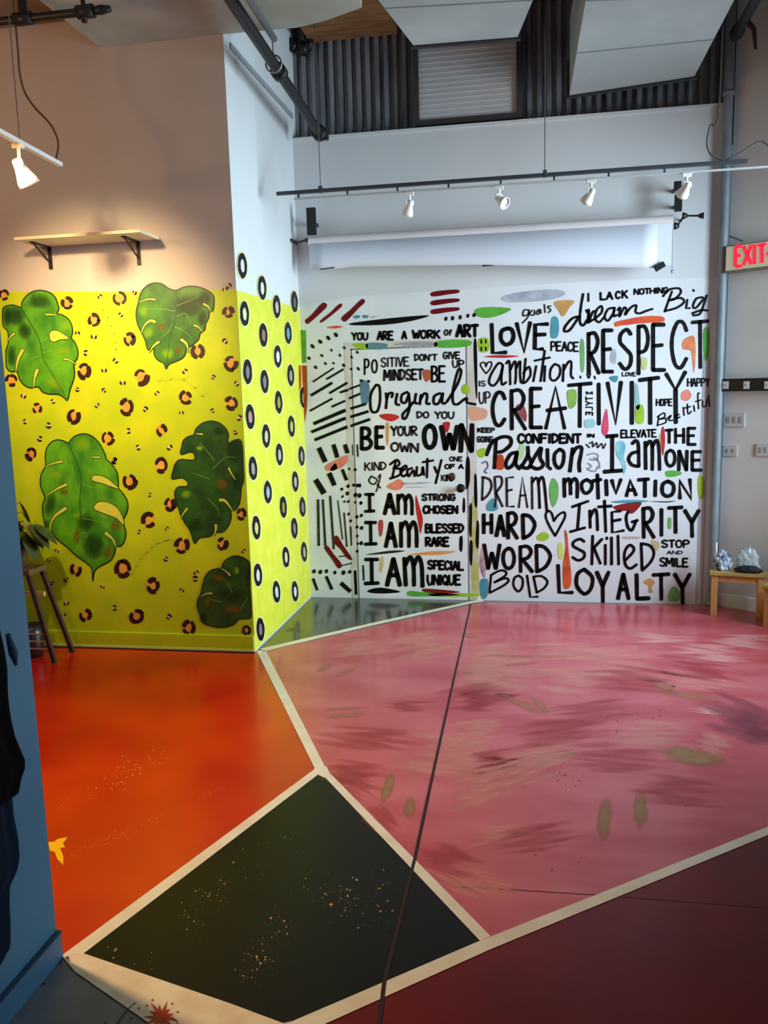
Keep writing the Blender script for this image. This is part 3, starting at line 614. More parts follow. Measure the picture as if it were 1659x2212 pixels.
# ================================================================ LETTERING MURAL
FONT = {
 'A': ['0,1 .5,0 1,1', '.2,.62 .82,.62'], 'B': ['.05,0 .05,1', '~.05,.02 .6,.03 .85,.22 .6,.44 .1,.48', '~.1,.48 .7,.52 1,.74 .7,.97 .05,1'],
 'C': ['~.95,.2 .75,.03 .4,.02 .1,.28 .05,.6 .25,.93 .6,1 .95,.8'], 'D': ['.05,0 .1,1', '~.05,0 .6,.06 1,.4 .7,.8 .1,1'],
 'E': ['.95,0 .05,0 .05,1 1,1', '.05,.47 .8,.45'], 'F': ['.95,0 .05,0 .05,1', '.05,.47 .8,.45'], 'G': ['~.9,.15 .6,.0 .2,.15 .03,.5 .2,.88 .6,1 .9,.8 .92,.55', '.55,.55 1,.52'],
 'H': ['0,0 0,1', '1,0 1,1', '0,.5 1,.48'], 'I': ['.5,0 .5,1'], 'Ĩ': ['.5,0 .5,1', '0,0 1,0', '0,1 1,1'], 'J': ['~.7,0 .7,.75 .4,1 .05,.8'],
 'K': ['.05,0 .05,1', '.95,0 .1,.55', '.3,.42 1,1'], 'L': ['.05,0 .08,1 1,.98'], 'M': ['0,1 .08,0 .5,.7 .92,0 1,1'], 'N': ['0,1 .05,0 .95,1 1,0'],
 'O': ['~.5,0 .12,.18 .02,.55 .2,.9 .55,1 .88,.82 .98,.45 .82,.12 .5,0'], 'P': ['.1,0 .1,1', '~.1,.02 .7,.02 1,.25 .75,.5 .12,.55'], 'Q': ['~.5,0 .1,.2 .05,.6 .4,.97 .85,.8 .97,.4 .5,0', '.6,.7 1,1.05'],
 'R': ['.05,0 .08,1', '~.05,.03 .6,.0 .9,.2 .65,.44 .12,.52', '.2,.5 1,1'], 'S': ['~.92,.12 .6,0 .15,.12 .1,.32 .5,.48 .92,.65 .85,.9 .45,1 .05,.85'], 'T': ['0,.03 1,0', '.5,0 .52,1'],
 'U': ['~.03,0 .05,.6 .3,.97 .7,.95 .95,.6 .97,0'], 'V': ['0,0 .5,1 1,0'], 'W': ['0,0 .25,1 .5,.35 .75,1 1,0'], 'X': ['0,0 1,1', '1,0 0,1'], 'Y': ['0,0 .5,.45 1,0', '.5,.45 .52,1'], 'Z': ['0,0 1,0 0,1 1,1'],
 "'": ['.5,0 .4,.25'], 'm': ['.02,0 .02,1', '~.02,.25 .28,0 .48,.2 .5,.5 .5,1', '~.5,.25 .78,0 .96,.25 1,1'], 'n': ['.05,0 .05,1', '~.05,.3 .5,0 .9,.2 .95,.6 1,1'],
 'a': ['~.9,.12 .5,0 .08,.4 .1,.85 .45,1 .85,.6 .92,.1', '~.92,.05 .88,.6 1,1'], 'o': ['~.5,0 .08,.25 .05,.7 .4,1 .85,.85 .97,.4 .75,.05 .5,0'], 'i': ['.5,.25 .5,1', '.5,0 .52,.04'], 't': ['.5,0 .5,1', '0,.3 1,.26'],
 'e': ['~.1,.6 .8,.45 .8,.1 .4,0 .08,.35 .1,.8 .5,1 .95,.8'], 'd': ['~.9,.5 .5,.4 .1,.65 .2,.98 .6,.95 .9,.6', '.95,0 .9,1'], 'b': ['.1,0 .08,.95', '~.08,.6 .5,.45 .9,.65 .7,.98 .1,.96'], 'r': ['.1,0 .15,1', '~.15,.4 .5,.05 .95,.12'],
 's': ['~.85,.1 .4,0 .15,.28 .6,.55 .85,.8 .5,1 .08,.9'], 'l': ['.5,0 .5,1'], 'g': ['~.9,.1 .5,0 .1,.25 .3,.55 .85,.35 .92,.05 .9,.75 .5,1 .08,.88'], 'u': ['~.05,0 .05,.7 .4,1 .85,.7 .92,0', '.92,0 .98,1'], 'f': ['~.9,.08 .6,0 .4,.3 .4,1', '.1,.45 .8,.43'], 'k': ['.1,0 .1,1', '.85,.4 .15,.7', '.3,.62 .95,1'], 'p': ['.1,0 .1,1.3', '~.1,.1 .6,0 .95,.35 .6,.8 .1,.75'], 'y': ['0,0 .5,.6', '1,0 .3,1.3'],
 '.': ['.4,.9 .5,1'], '-': ['0,.5 1,.48'], '?': ['~.1,.15 .5,0 .9,.2 .5,.5 .5,.7'],
}
def parse(s_):
    sm = s_.startswith('~'); pts_ = [tuple(float(v) for v in p.split(',')) for p in s_.lstrip('~').split()]
    return sm, pts_
LOFF = .0048
def word(C, text, boxes, t, m_=BLACK, par=None, quad=None, slant=0, label=None, gap=.22, plane=PB):
    """text with one box per glyph (x0,y0,x1,y1), or a single box / quad it is spread along"""
    par = par or wall_back; s_ = C(1, 0)[0]-C(0, 0)[0]; g = MB()
    if len(boxes) == 4 and isinstance(boxes[0], (int, float)):
        x0, y0, x1, y1 = boxes; dy = quad or 0      # dy: rise of the line over its length
        n_ = len(text); wts = [.35 if c in "Iil'.1" else (1.25 if c in 'mMwW' else (.5 if c == ' ' else 1)) for c in text]
        tot = sum(wts)+gap*(n_-1); uu = (x1-x0)/tot; cx_ = x0; bs = []
        for c, wgt in zip(text, wts):
            f_ = (cx_-x0)/(x1-x0); bs.append((cx_, y0+dy*f_, cx_+wgt*uu, y1+dy*f_)); cx_ += (wgt+gap)*uu
        boxes = bs
    for c, b in zip(text, boxes):
        if c == ' ': continue
        x0, y0, x1, y1 = b
        for st in FONT[c]:
            sm, pts_ = parse(st)
            P__ = [(x0+(x1-x0)*px_+slant*(1-py_)*(y1-y0), y0+(y1-y0)*py_) for px_, py_ in pts_]
            if sm: P__ = [(q.x, q.y) for q in cr(P__, 5)]
            else:
                Q = []
                for a_, b_ in zip(P__, P__[1:]):
                    for k in range(3): Q.append((a_[0]+(b_[0]-a_[0])*k/3, a_[1]+(b_[1]-a_[1])*k/3))
                P__ = Q+[P__[-1]]
                # separate straight segments so corners stay square
                if len(pts_) > 2:
                    for a_, b_ in zip(range(0, len(P__)-1, 3), range(3, len(P__), 3)):
                        stroke(g, plane, [C(*q) for q in P__[a_:b_+1]], t*s_*1.07, LOFF)
                    continue
            stroke(g, plane, [C(*q) for q in P__], t*s_, LOFF)
    o = g.build('painted_word', m_, par); o['label'] = 'black hand-painted word ' + text
    return o
def free(C, strokes_, t, m_=BLACK, par=None, name='painted_word', plane=PB, off=None):
    s_ = C(1, 0)[0]-C(0, 0)[0]; g = MB()
    for st in strokes_:
        tt = t
        if isinstance(st, tuple): st, tt = st
        sm, pts_ = parse(st)
        Q = [(q.x, q.y) for q in cr(pts_, 6)] if sm else pts_
        stroke(g, plane, [C(*q) for q in Q], tt*s_, off or LOFF)
    return g.build(name, m_, par or wall_back)

# right-hand block
free(W3, ['300,575 312,930 475,922', '~495,625 425,660 415,760 470,825 540,800 570,720 545,640 495,625', '610,565 700,920 775,555', '990,572 838,580 832,880 930,880', '835,705 960,700'], 50)
free(W3, ['~430,1070 380,1060 290,1200 270,1300 330,1330 400,1230 440,1080', '~440,1080 420,1230 430,1320 480,1290', '~480,1060 520,1040 530,1320', '~530,1140 590,1030 600,1200 590,1310', '~600,1130 650,1030 650,1180 660,1290', '~720,1000 690,1300', '~690,1180 760,1100 780,1200 720,1290 670,1300', '850,1090 815,1280', '955,900 905,1280', '830,1025 1020,985', '960,1090 950,1280', '~1080,1065 1030,1130 1025,1240 1080,1270 1140,1200 1140,1100 1080,1065', '1190,1070 1180,1280', '~1190,1140 1250,1040 1285,1050 1280,1200 1310,1245'], 27)
word(W3, 'CRE', [(305, 1415, 470, 1825), (535, 1390, 715, 1870), (780, 1370, 915, 1850)], 46)
free(W3, ['970,1860 1090,1350 1200,1860', '985,1640 1215,1610', '1250,1330 1530,1305', '1392,1320 1388,1840', '1622,1310 1625,1810'], 46)
free(W4, ['245,1300 345,1810 410,1290', '545,1290 545,1800', '640,1265 875,1235', '770,1250 772,1800', '970,1190 1085,1385 1205,1165', '1085,1385 1088,1790'], 52)
word(W3, 'PEACE', (1030, 790, 1370, 900), 20, quad=10)
free(W3, ['~760,400 700,400 690,470 750,450 760,390 750,480 680,560', '~800,400 770,450 820,460 830,400', '~880,390 850,440 880,450 900,390 910,440', '~950,330 960,430', '~1030,350 990,360 1030,400 1000,430'], 17, INK)
word(W3, 'R', [(1490, 685, 1625, 1180)], 46)
word(W4, 'ESPECT', [(185, 650, 305, 1160), (385, 640, 545, 1130), (615, 595, 745, 1190), (800, 580, 950, 1140), (1030, 540, 1230, 1110), (1290, 535, 1485, 1110)], 46)
free(W3, ['~1390,480 1300,500 1210,600 1200,660 1270,640 1380,480', '~1430,200 1400,380 1390,540 1430,590 1480,520', '~1480,430 1500,400 1490,560 1540,440 1570,410'], 30)
free(W4, ['~-20,400 10,440 15,540 60,520', '~70,520 170,430 170,350 110,400 90,500 140,550 200,490', '~320,370 250,390 210,480 250,530 320,430 330,360 320,470 360,460', '~370,400 400,370 390,480 450,370 480,400 460,460 530,370 600,340 590,420 640,440 720,410 800,385'], 27)
free(W4, ['~1040,170 1000,280 950,420', '~930,230 1000,150 1120,130 1150,180 1080,260 1000,280', '~1030,270 1150,250 1190,300 1100,370 960,410', '1230,270 1215,380 1260,375', '~1420,240 1340,260 1300,350 1340,370 1440,250', '~1470,215 1420,370 1380,450 1300,465', '~1290,440 1400,400 1480,405', '1305,150 1310,165'], 27)
word(W4, 'I LACK', [(-25, 195, 40, 290), (0, 0, 0, 0), (155, 185, 215, 270), (235, 180, 305, 265), (345, 170, 400, 255), (425, 160, 490, 250)], 24)
word(W4, 'NOTHING', (575, 140, 990, 205), 20, quad=-22)
word(W5, 'CONFIDENT', (620, 45, 1390, 150), 30)
word(W5, 'KEEP', (125, -30, 330, 20), 18, INK); word(W5, 'GOING', (120, 75, 310, 140), 18, INK)
word(W3, 'UP', (145, 1415, 280, 1555), 17, INK, quad=-10); word(W3, 'IS', (140, 1275, 220, 1340), 14, INK)
free(W3, ['~230,1100 215,1050 175,1050 165,1090 230,1185', '~230,1100 250,1050 290,1040 300,1080 270,1140 230,1185'], 16, name='painted_heart')
g_ = [(1460, 1400+i*62, 1545, 1400+i*62+46) for i in range(5)]
for k, strokes_ in enumerate((['~1480,1440 1470,1410 1510,1430 1540,1410 1540,1440'], ['1465,1495 1545,1490', '1465,1470 1468,1515'], ['1465,1530 1510,1550 1545,1550', '1465,1575 1510,1550'], ['1465,1600 1545,1600 1545,1635'], ['1465,1660 1545,1665', '1465,1695 1470,1660', '1505,1690 1505,1665', '1545,1700 1545,1665'])): free(W3, strokes_, 17, BLACK if k > 2 else INK)
word(W4, 'HAPPY', (1235, 1245, 1500, 1340), 20, INK); word(W4, 'HOPE', (850, 1500, 1040, 1580), 18)
free(W4, ['~880,1700 860,1830', '~860,1720 940,1670 950,1720 880,1750 960,1740 960,1790 870,1820', '~980,1740 1030,1700 1000,1760 1050,1760', '1180,1600 1190,1700', '~1130,1690 1090,1700 1090,1740 1140,1720', '~1230,1560 1240,1680 1280,1650', '1200,1610 1270,1590', '1310,1580 1320,1650', '~1380,1430 1360,1440 1370,1620', '1330,1530 1400,1510', '~1420,1520 1420,1590 1460,1580 1470,1500', '~1490,1450 1500,1560 1510,1590'], 17)
word(W4, 'ELEVATE', (410, 1885, 845, 1975), 20, quad=-10)
word(W4, 'THE', [(965, 1880, 1045, 2040), (1085, 1865, 1185, 2040), (1235, 1860, 1330, 2060)], 36)
free(W5, ['~350,120 340,300 330,460', '~235,300 300,150 420,80 520,90 530,170 440,250 370,265', '~600,270 530,290 470,400 500,460 570,400 610,260 590,400 640,470', '~740,200 740,300 690,400 660,440 740,460 780,400 740,290', '~780,400 900,210 890,330 930,420 860,470 760,430', '980,230 985,440 1020,470', '~1130,230 1070,290 1070,400 1120,460 1170,400 1180,270 1130,230', '1290,220 1255,500', '~1280,300 1340,210 1400,220 1370,400 1375,500'], 44)
free(W6, ['230,72 360,62', '300,70 298,490', '200,505 415,490'], 48)
free(W6, ['~545,160 590,125 620,180 625,440', '~620,260 540,280 500,350 540,420 620,440', '705,140 710,470', '~710,200 760,130 790,200 790,480', '~790,200 840,120 870,200 880,480'], 42)
word(W6, 'ONE', [(955, 240, 1070, 435), (1115, 250, 1215, 485), (1275, 260, 1390, 485)], 40)
free(W5, ['190,575 180,850', '~180,570 270,600 295,690 250,790 180,850', '335,590 350,840 330,940', '~330,570 410,570 420,660 350,760', '350,760 430,930', '560,572 480,580 485,930 570,930', '485,740 545,725', '630,940 675,570 735,940', '645,800 715,790', '790,570 795,960'], 27, INK)
free(W5, ['~790,640 840,580 870,640 885,950', '~870,640 910,570 940,640 970,950 975,1000'], 32)
free(W5, ['1185,590 1190,810', '~1190,640 1240,590 1260,650 1265,780', '~1262,650 1310,590 1345,640 1345,820', '~1465,600 1405,640 1405,720 1450,770 1510,730 1525,650 1465,600'], 42)
free(W6, ['118,540 128,830', '60,618 160,600', '225,610 232,790', '295,610 345,770 405,600', '475,800 520,610 590,790', '500,730 570,725', '620,605 745,595', '700,600 700,810', '830,615 825,800', '~985,620 920,660 915,760 970,805 1040,770 1050,670 985,620', '1130,830 1120,610 1270,840 1250,600'], 46)
word(W5, 'HARD', [(200, 1030, 295, 1255), (355, 1045, 455, 1290), (490, 1010, 610, 1320), (670, 1035, 825, 1320)], 46)
free(W5, ['~1060,1110 1030,1010 980,985 960,1060 1010,1180 1075,1290', '~1060,1110 1110,1040 1180,1000 1195,1060 1130,1190 1075,1290'], 27, name='painted_heart')
free(W5, ['1285,935 1480,865', '1375,900 1350,1200', '1260,1240 1440,1190'], 34)
free(W6, ['25,980 30,1190', '~30,1060 80,970 110,1010 120,1220', '205,860 220,1240', '130,935 290,925', '400,985 295,1000 300,1250 440,1225', '300,1110 400,1090', '~500,990 470,1060 490,1180 540,1220 590,1110', '540,1120 610,1100'], 36)
word(W6, 'RITY', [(675, 950, 810, 1310), (870, 965, 935, 1285), (990, 940, 1155, 1250), (1190, 980, 1360, 1300)], 46)
word(W5, 'WORD', [(205, 1400, 395, 1690), (435, 1440, 575, 1690), (640, 1420, 795, 1730), (835, 1410, 1015, 1730)], 44)
word(W5, 'S', [(1280, 1330, 1445, 1590)], 34)
free(W6, ['60,1290 50,1640', '175,1330 60,1450', '75,1440 155,1630', '215,1400 215,1640', '232,1310 235,1330', '290,1310 292,1640', '370,1290 378,1640', '~460,1590 560,1480 550,1420 500,1410 450,1500 460,1640 520,1690 600,1640'], 34)
free(W6, ['655,1390 665,1700', '~650,1385 760,1410 810,1500 770,1610 665,1715'], 34)
word(W6, 'STOP', (905, 1345, 1240, 1430), 22); word(W6, 'AND', (970, 1475, 1160, 1515), 11, INK); word(W6, 'SMILE', (885, 1560, 1225, 1660), 22, quad=10)
free(W5, ['290,1770 270,1980', '~290,1770 400,1715 470,1730 460,1780 330,1860', '~330,1860 460,1810 505,1840 440,1900 270,1990', '~625,1775 575,1810 565,1900 620,1970 670,1920 675,1820 625,1775', '730,1775 770,2040 860,2035', '810,1790 850,1985', '~810,1790 910,1785 980,1850 940,1930 850,1985'], 27)
free(W5, ['1110,1650 1125,1985 1285,1985', '~1430,1700 1350,1760 1340,1900 1430,2000 1510,1940 1530,1800 1430,1700'], 46)
word(W6, 'YALTY', [(110, 1735, 255, 2110), (370, 1760, 500, 2060), (590, 1765, 750, 2060), (800, 1760, 995, 2070), (1065, 1760, 1250, 2130)], 46)
# left block (over and around the door)
word(W1, 'YOU', (475, 470, 610, 530), 15); word(W1, 'ARE', (695, 460, 825, 528), 18); word(W1, 'A', [(905, 458, 940, 520)], 17); word(W1, 'WORK', (995, 450, 1225, 515), 18); word(W1, 'of', (1265, 445, 1330, 490), 13, INK)
word(W1, 'ART', (1370, 405, 1550, 500), 26)
word(W1, 'PO', [(580, 695, 620, 825), (645, 700, 690, 810)], 15); word(W1, 'SITIVE', (725, 685, 960, 760), 13, INK, quad=-8)
word(W1, "DON'T", (1010, 655, 1200, 705), 14, INK); word(W1, 'GIVE', (1255, 635, 1395, 690), 14, INK); word(W1, 'UP', (1335, 705, 1430, 765), 14, INK)
word(W1, 'MINDSET', (750, 790, 1080, 875), 18, INK, quad=-10); word(W1, 'BE', (1155, 755, 1270, 885), 19)
free(W1, ['~680,915 635,1000 640,1130 690,1140 715,1050 710,930 680,915', '~765,985 772,1040 765,1115', '~772,1040 790,990 822,985 815,1020', '~862,990 850,1070 880,1085', '~950,975 903,1000 898,1055 932,1065 960,1000', '~960,985 968,1100 940,1190 912,1200 912,1160 960,1110 1000,1060', '~1022,990 1012,1060 1035,1072', '~1065,1000 1055,1080', '~1060,1040 1090,990 1118,1000 1112,1070 1140,1075', '~1230,985 1180,1010 1175,1070 1215,1070 1250,990', '~1252,985 1246,1065 1275,1070', '~1285,1060 1375,910 1408,800 1382,790 1340,950 1338,1060 1375,1080 1430,1040 1455,1030 1460,1065 1530,1080'], 22)
word(W1, 'DO', (1030, 1145, 1130, 1195), 15, INK); word(W1, 'YOU', (1185, 1145, 1345, 1200), 15, INK)
word(W1, 'BE', [(555, 1280, 640, 1460), (680, 1275, 745, 1450)], 32); word(W1, 'YOUR', (810, 1270, 1030, 1345), 18, INK)
word(W2, 'OWN', (810, 105, 1040, 175), 18, INK, quad=10); word(W1, 'OWN', [(1090, 1260, 1190, 1450), (1240, 1270, 1375, 1460), (1405, 1255, 1500, 1480)], 40)
free(W2, ['~850,260 820,400', '~800,290 860,250 880,290 830,320 900,330 880,380 800,410', '~890,350 940,320 930,300 890,340 910,390 950,370', '~990,320 950,340 960,390 1000,340 1010,390', '~1030,310 1030,380 1070,370 1080,310 1090,380', '1120,240 1115,400', '1080,270 1170,255', '1180,310 1200,360', '1240,250 1190,450'], 20)
word(W2, 'KIND', (585, 275, 765, 340), 13, INK, quad=-6); free(W2, ['~640,390 620,430 660,460 690,420 640,390', '~700,400 720,380 690,500 680,520', '~690,460 720,490'], 13, INK)
word(W2, 'ONE', (1310, 225, 1415, 260), 11, INK); word(W2, 'OF A', (1270, 290, 1425, 325), 13); word(W2, 'KIND', (1240, 380, 1350, 430), 11, INK)
for y0, y1, w0, w1, t_ in ((545, 690, 0, 0, 30), (785, 970, 0, 30, 32), (1100, 1305, 0, 60, 34)):
    free(W2, ['%d,%d %d,%d' % (590, y0, 660+w1*.6, y0), '%d,%d %d,%d' % (625+w1*.3, y0, 628+w1*.3, y1), '%d,%d %d,%d' % (588, y1, 665+w1*.6, y1-4)], t_*.9)
word(W2, 'A', [(755, 545, 840, 710)], 34); word(W2, 'A', [(765, 790, 850, 990)], 34); word(W2, 'A', [(775, 1095, 885, 1320)], 36)
free(W2, ['868,550 872,710', '~868,600 900,550 930,600 932,710', '~932,600 960,550 985,600 988,715'], 30); free(W2, ['893,790 895,990', '~893,840 930,780 960,850 962,990', '~962,850 1000,780 1025,850 1028,990'], 33); free(W2, ['922,1090 935,1320', '~930,1150 970,1080 1000,1150 1005,1320', '~1005,1150 1040,1080 1070,1150 1078,1330'], 36)
word(W2, 'STRONG', (1075, 545, 1355, 595), 18, INK); word(W2, 'CHOSEN', (1085, 645, 1375, 705), 20); word(W2, 'BLESSED', (1105, 800, 1425, 870), 20); word(W2, 'RARE', (1105, 915, 1300, 985), 21); word(W2, 'SPECIAL', (1125, 1110, 1425, 1180), 20, quad=12); word(W2, 'UNIQUE', (1120, 1235, 1400, 1315), 20)
# dashes, ticks and stripes of the left panel
def bars(C, lst, name='painted_bar', m_=BLACK, par=None):
    s_ = C(1, 0)[0]-C(0, 0)[0]
    for (x0, y0, x1, y1, t_) in lst:
        g = MB(); stroke(g, PB, [C(x0, y0), C((x0+x1)/2, (y0+y1)/2), C(x1, y1)], t_*s_, LOFF, round_=False); g.build(name, m_, par or wall_back)
bars(S1, [(220, 1260, 500, 1075, 20), (400, 1225, 630, 1090, 26), (195, 1440, 480, 1270, 34), (440, 1410, 680, 1270, 30), (180, 1645, 480, 1480, 26), (470, 1590, 650, 1510, 28), (230, 1815, 655, 1635, 44), (200, 1925, 655, 1740, 42), (245, 2030, 680, 1855, 42),
          (580, 1400, 690, 1365, 30), (700, 1355, 850, 1300, 24), (700, 1480, 850, 1415, 30), (720, 1615, 930, 1550, 34), (720, 1725, 960, 1650, 36), (720, 1845, 980, 1755, 36)])
bars(S2, [(245, 45, 335, 240, 66), (445, 0, 500, 180, 56), (600, 0, 640, 120, 56), (200, 480, 320, 670, 76), (385, 390, 460, 560, 66), (565, 340, 625, 490, 44), (165, 1830, 225, 1990, 36), (345, 1800, 425, 1980, 40), (545, 1890, 680, 2010, 56), (740, 1720, 755, 2050, 36)])
bars(S2, [(235, 750, 245, 1385, 34), (300, 750, 335, 1385, 28), (400, 700, 450, 1430, 28), (505, 760, 570, 1300, 16), (590, 930, 630, 1400, 20), (680, 1120, 690, 1380, 20), (850, 1650, 860, 1860, 24), (770, 0, 780, 170, 22), (705, 0, 710, 150, 14), (520, 1530, 640, 1520, 16), (540, 1660, 700, 1620, 16)], m_=INK)
g = MB()
for (x_, y_, r_, q_) in [(215, 785, 30, 50), (320, 725, 30, 50), (425, 675, 30, 50), (530, 635, 30, 50), (170, 945, 24, 45), (340, 910, 22, 50), (468, 838, 20, 70), (580, 905, 20, 70), (638, 805, 20, 70), (258, 1065, 24, 50), (388, 1015, 20, 60), (495, 1010, 18, 50), (632, 1040, 24, 60), (735, 930, 20, 60), (810, 865, 22, 60), (730, 1090, 20, 60), (825, 1085, 24, 60), (865, 1245, 22, 40), (960, 1250, 22, 40)]:
    c = S1(x_, y_); blob(g, PB, c, r_*1.15/6.144, r_*.75/6.144, q_, LOFF, seg=8)
for (x_, y_, r_) in [(660, 335, 16), (740, 345, 20), (560, 610, 20), (645, 570, 22), (720, 555, 20), (770, 560, 24), (800, 560, 26), (635, 670, 24), (745, 690, 26), (800, 700, 30), (570, 710, 16), (650, 780, 18), (740, 790, 16), (820, 800, 22), (595, 780, 14), (655, 950, 18), (765, 990, 22), (825, 970, 22), (680, 1045, 20), (768, 1125, 20), (830, 1140, 24), (770, 1250, 18), (775, 1355, 16), (825, 1350, 24), (770, 1460, 20), (180, 1735, 26), (265, 1740, 26), (350, 1730, 24), (465, 1750, 22), (580, 1750, 28), (665, 1740, 22)]:
    blob(g, PB, S2(x_, y_), r_/6.32, r_*1.2/6.32, 20, LOFF, seg=8)
for (x_, y_) in [(1278, 350), (1335, 345), (1400, 335), (1465, 325), (1520, 318)]: blob(g, PB, W1(x_, y_), 3.4, 5, 10, LOFF, seg=8)
g.build('painted_tick_marks', BLACK, wall_back)['kind'] = 'stuff'
# long brush-drawn strokes and colour dabs
def shape(C, pts_, m_, par=None, z=.0040, name='brush_stroke', sm=4, plane=PB):
    g = MB(); poly(g, plane, [C(*q) for q in pts_], z, smooth=sm); o = g.build(name, m_, par or wall_back); o['label'] = m_.name.replace('_', ' '); return o
MRED = mat('maroon_stroke', (116, 4, 22), .5, spec=.25, var=.25, scale=20); SGREEN = mat('spring_green_stroke', (92, 176, 58), .5, var=.2, scale=14); LGREEN = mat('lime_stroke', (160, 194, 40), .5, var=.2, scale=14)
TEAL = mat('teal_stroke', (74, 150, 166), .5, var=.2, scale=16); ORG = mat('orange_stroke', (232, 92, 34), .5, rgb2=(210, 60, 40), scale=14); TANS = mat('mustard_stroke', (204, 152, 84), .5, var=.15, scale=16)
RED = mat('scarlet_stroke', (200, 34, 36), .5, var=.25, scale=16); PNK = mat('pink_stroke', (226, 70, 110), .5, var=.2, scale=14); CORAL = mat('coral_stroke', (232, 128, 110), .5, var=.2, scale=14); LAV = mat('grey_lavender_stroke', (158, 158, 174), .5, rgb2=(190, 190, 200), scale=10); DKGRN = mat('forest_stroke', (120, 176, 100), .5, var=.2, scale=12); BRED = mat('blood_red_stroke', (136, 6, 10), .5)
shape(S1, [(120, 440), (200, 370), (330, 225), (380, 210), (410, 250), (340, 330), (170, 480), (130, 480)], MRED)
shape(S1, [(320, 445), (450, 340), (570, 225), (610, 240), (560, 300), (350, 465)], MRED)
shape(S1, [(605, 400), (720, 300), (870, 160), (910, 200), (830, 280), (690, 430), (640, 460), (610, 440)], MRED)
for y_ in (130, 205, 280): shape(W1, [(1155, y_-5), (1250, y_-22), (1380, y_-28), (1385, y_-2), (1300, y_+12), (1165, y_+30)], MRED)
shape(S2, [(320, 1400), (370, 1390), (450, 1500), (560, 1640), (510, 1690), (420, 1560), (340, 1450)], MRED)
shape(S2, [(450, 1270), (500, 1250), (580, 1380), (700, 1560), (640, 1560), (540, 1430), (460, 1350)], MRED)
shape(W1, [(480, 385), (800, 345), (1130, 320), (1000, 365), (760, 400), (490, 405)], BLACK)
shape(W1, [(640, 335), (700, 325), (640, 340)], INK); shape(W1, [(490, 325), (540, 320), (535, 345), (495, 345)], TEAL); shape(W1, [(570, 318), (615, 322), (610, 342), (572, 342)], TEAL)
shape(W1, [(260, 425), (330, 410), (400, 418), (330, 432)], ORG)
shape(W1, [(480, 565), (600, 560), (600, 610), (520, 600)], LGREEN); shape(W1, [(600, 560), (700, 555), (780, 570), (740, 610), (610, 605)], mat('slate_teal_stroke', (96, 138, 150), .5, var=.2, scale=12))
shape(W1, [(820, 570), (1000, 545), (1190, 550), (1180, 590), (1000, 600), (860, 590), (950, 575)], mat('grey_drybrush', (108, 104, 108), .5, rgb2=(190, 186, 188), scale=60, stretch=(1, 1, 6)))
shape(W1, [(1190, 545), (1320, 530), (1480, 535), (1480, 580), (1330, 598), (1190, 590)], SGREEN)
shape(W1, [(1530, 270), (1640, 250), (1830, 262), (1760, 310), (1640, 342), (1545, 325)], SGREEN)
shape(W1, [(1515, 540), (1540, 560), (1545, 1000), (1530, 980), (1515, 700)], BLACK)
shape(W1, [(545, 880), (620, 905), (620, 1040), (590, 1085), (560, 1080)], mat('steel_blue_stroke', (92, 128, 150), .5, var=.2, scale=12))
shape(W1, [(1410, 940), (1440, 905), (1480, 940), (1470, 990), (1420, 985)], LGREEN); shape(W1, [(1080, 790), (1140, 790), (1150, 850), (1110, 890), (1085, 850)], mat('terracotta_stroke', (190, 90, 56), .5, var=.2))
shape(W1, [(710, 1170), (800, 1160), (880, 1185), (820, 1225), (740, 1205)], RED); shape(W1, [(1250, 1240), (1310, 1235), (1300, 1300), (1275, 1320)], RED)
shape(W1, [(765, 1250), (790, 1250), (785, 1420), (768, 1400)], TANS); shape(W2, [(250, 300), (340, 250), (430, 210), (440, 260), (380, 320), (270, 345)], CORAL)
shape(W2, [(290, 330), (330, 280), (350, 320), (310, 345)], mat('rust_stroke', (160, 50, 20), .5))
shape(W2, [(770, 480), (840, 430), (880, 415), (920, 450), (900, 490), (850, 510)], CORAL); shape(W2, [(930, 445), (1140, 440), (1100, 455), (940, 462)], LAV); shape(W2, [(930, 478), (1120, 480), (1000, 488)], LAV)
shape(W2, [(1020, 550), (1050, 640), (1080, 760), (1060, 880), (1040, 780), (1020, 660)], RED); shape(W2, [(700, 780), (740, 770), (735, 880), (710, 900)], mat('brick_red_small', (170, 60, 60), .5))
shape(W2, [(960, 1060), (1150, 1030), (1360, 1030), (1250, 1058), (1080, 1062)], mat('light_orange_stroke', (230, 150, 90), .5, var=.1)); shape(W2, [(590, 1060), (800, 1025), (930, 1028), (780, 1050)], INK)
shape(W2, [(720, 1090), (745, 1085), (735, 1190), (710, 1200)], mat('tan_small_stroke', (198, 176, 130), .5))
shape(W2, [(610, 1365), (720, 1340), (890, 1375), (760, 1390), (640, 1385)], BLACK); shape(W2, [(1090, 1350), (1250, 1358), (1400, 1378), (1240, 1392), (1090, 1375)], BRED); shape(W2, [(960, 1370), (1080, 1378), (1400, 1400), (1200, 1412), (970, 1412)], SGREEN)
shape(W2, [(1150, 1392), (1530, 1390), (1530, 1415), (1200, 1415)], LGREEN)
for b in ([(1455, 230), (1480, 250), (1480, 440), (1450, 500), (1445, 340)], [(1520, 390), (1540, 400), (1545, 640), (1520, 620)], [(1480, 640), (1500, 650), (1495, 900), (1475, 860)], [(1540, 780), (1560, 800), (1555, 1000), (1530, 960)], [(1480, 950), (1505, 960), (1500, 1140), (1480, 1120)], [(1425, 580), (1440, 590), (1440, 690), (1420, 690)], [(1395, 910), (1420, 910), (1415, 1030), (1392, 1010)]):
    shape(W2, b, BLACK, name='painted_bar', z=.0044)
shape(W2, [(1495, 640), (1545, 640), (1560, 1300), (1550, 1410), (1500, 1410)], mat('olive_casing_light_tint', (176, 172, 84), .5, rgb2=(196, 186, 160), scale=12), z=.0037)  # greenish light on the lower casing, put into the colour
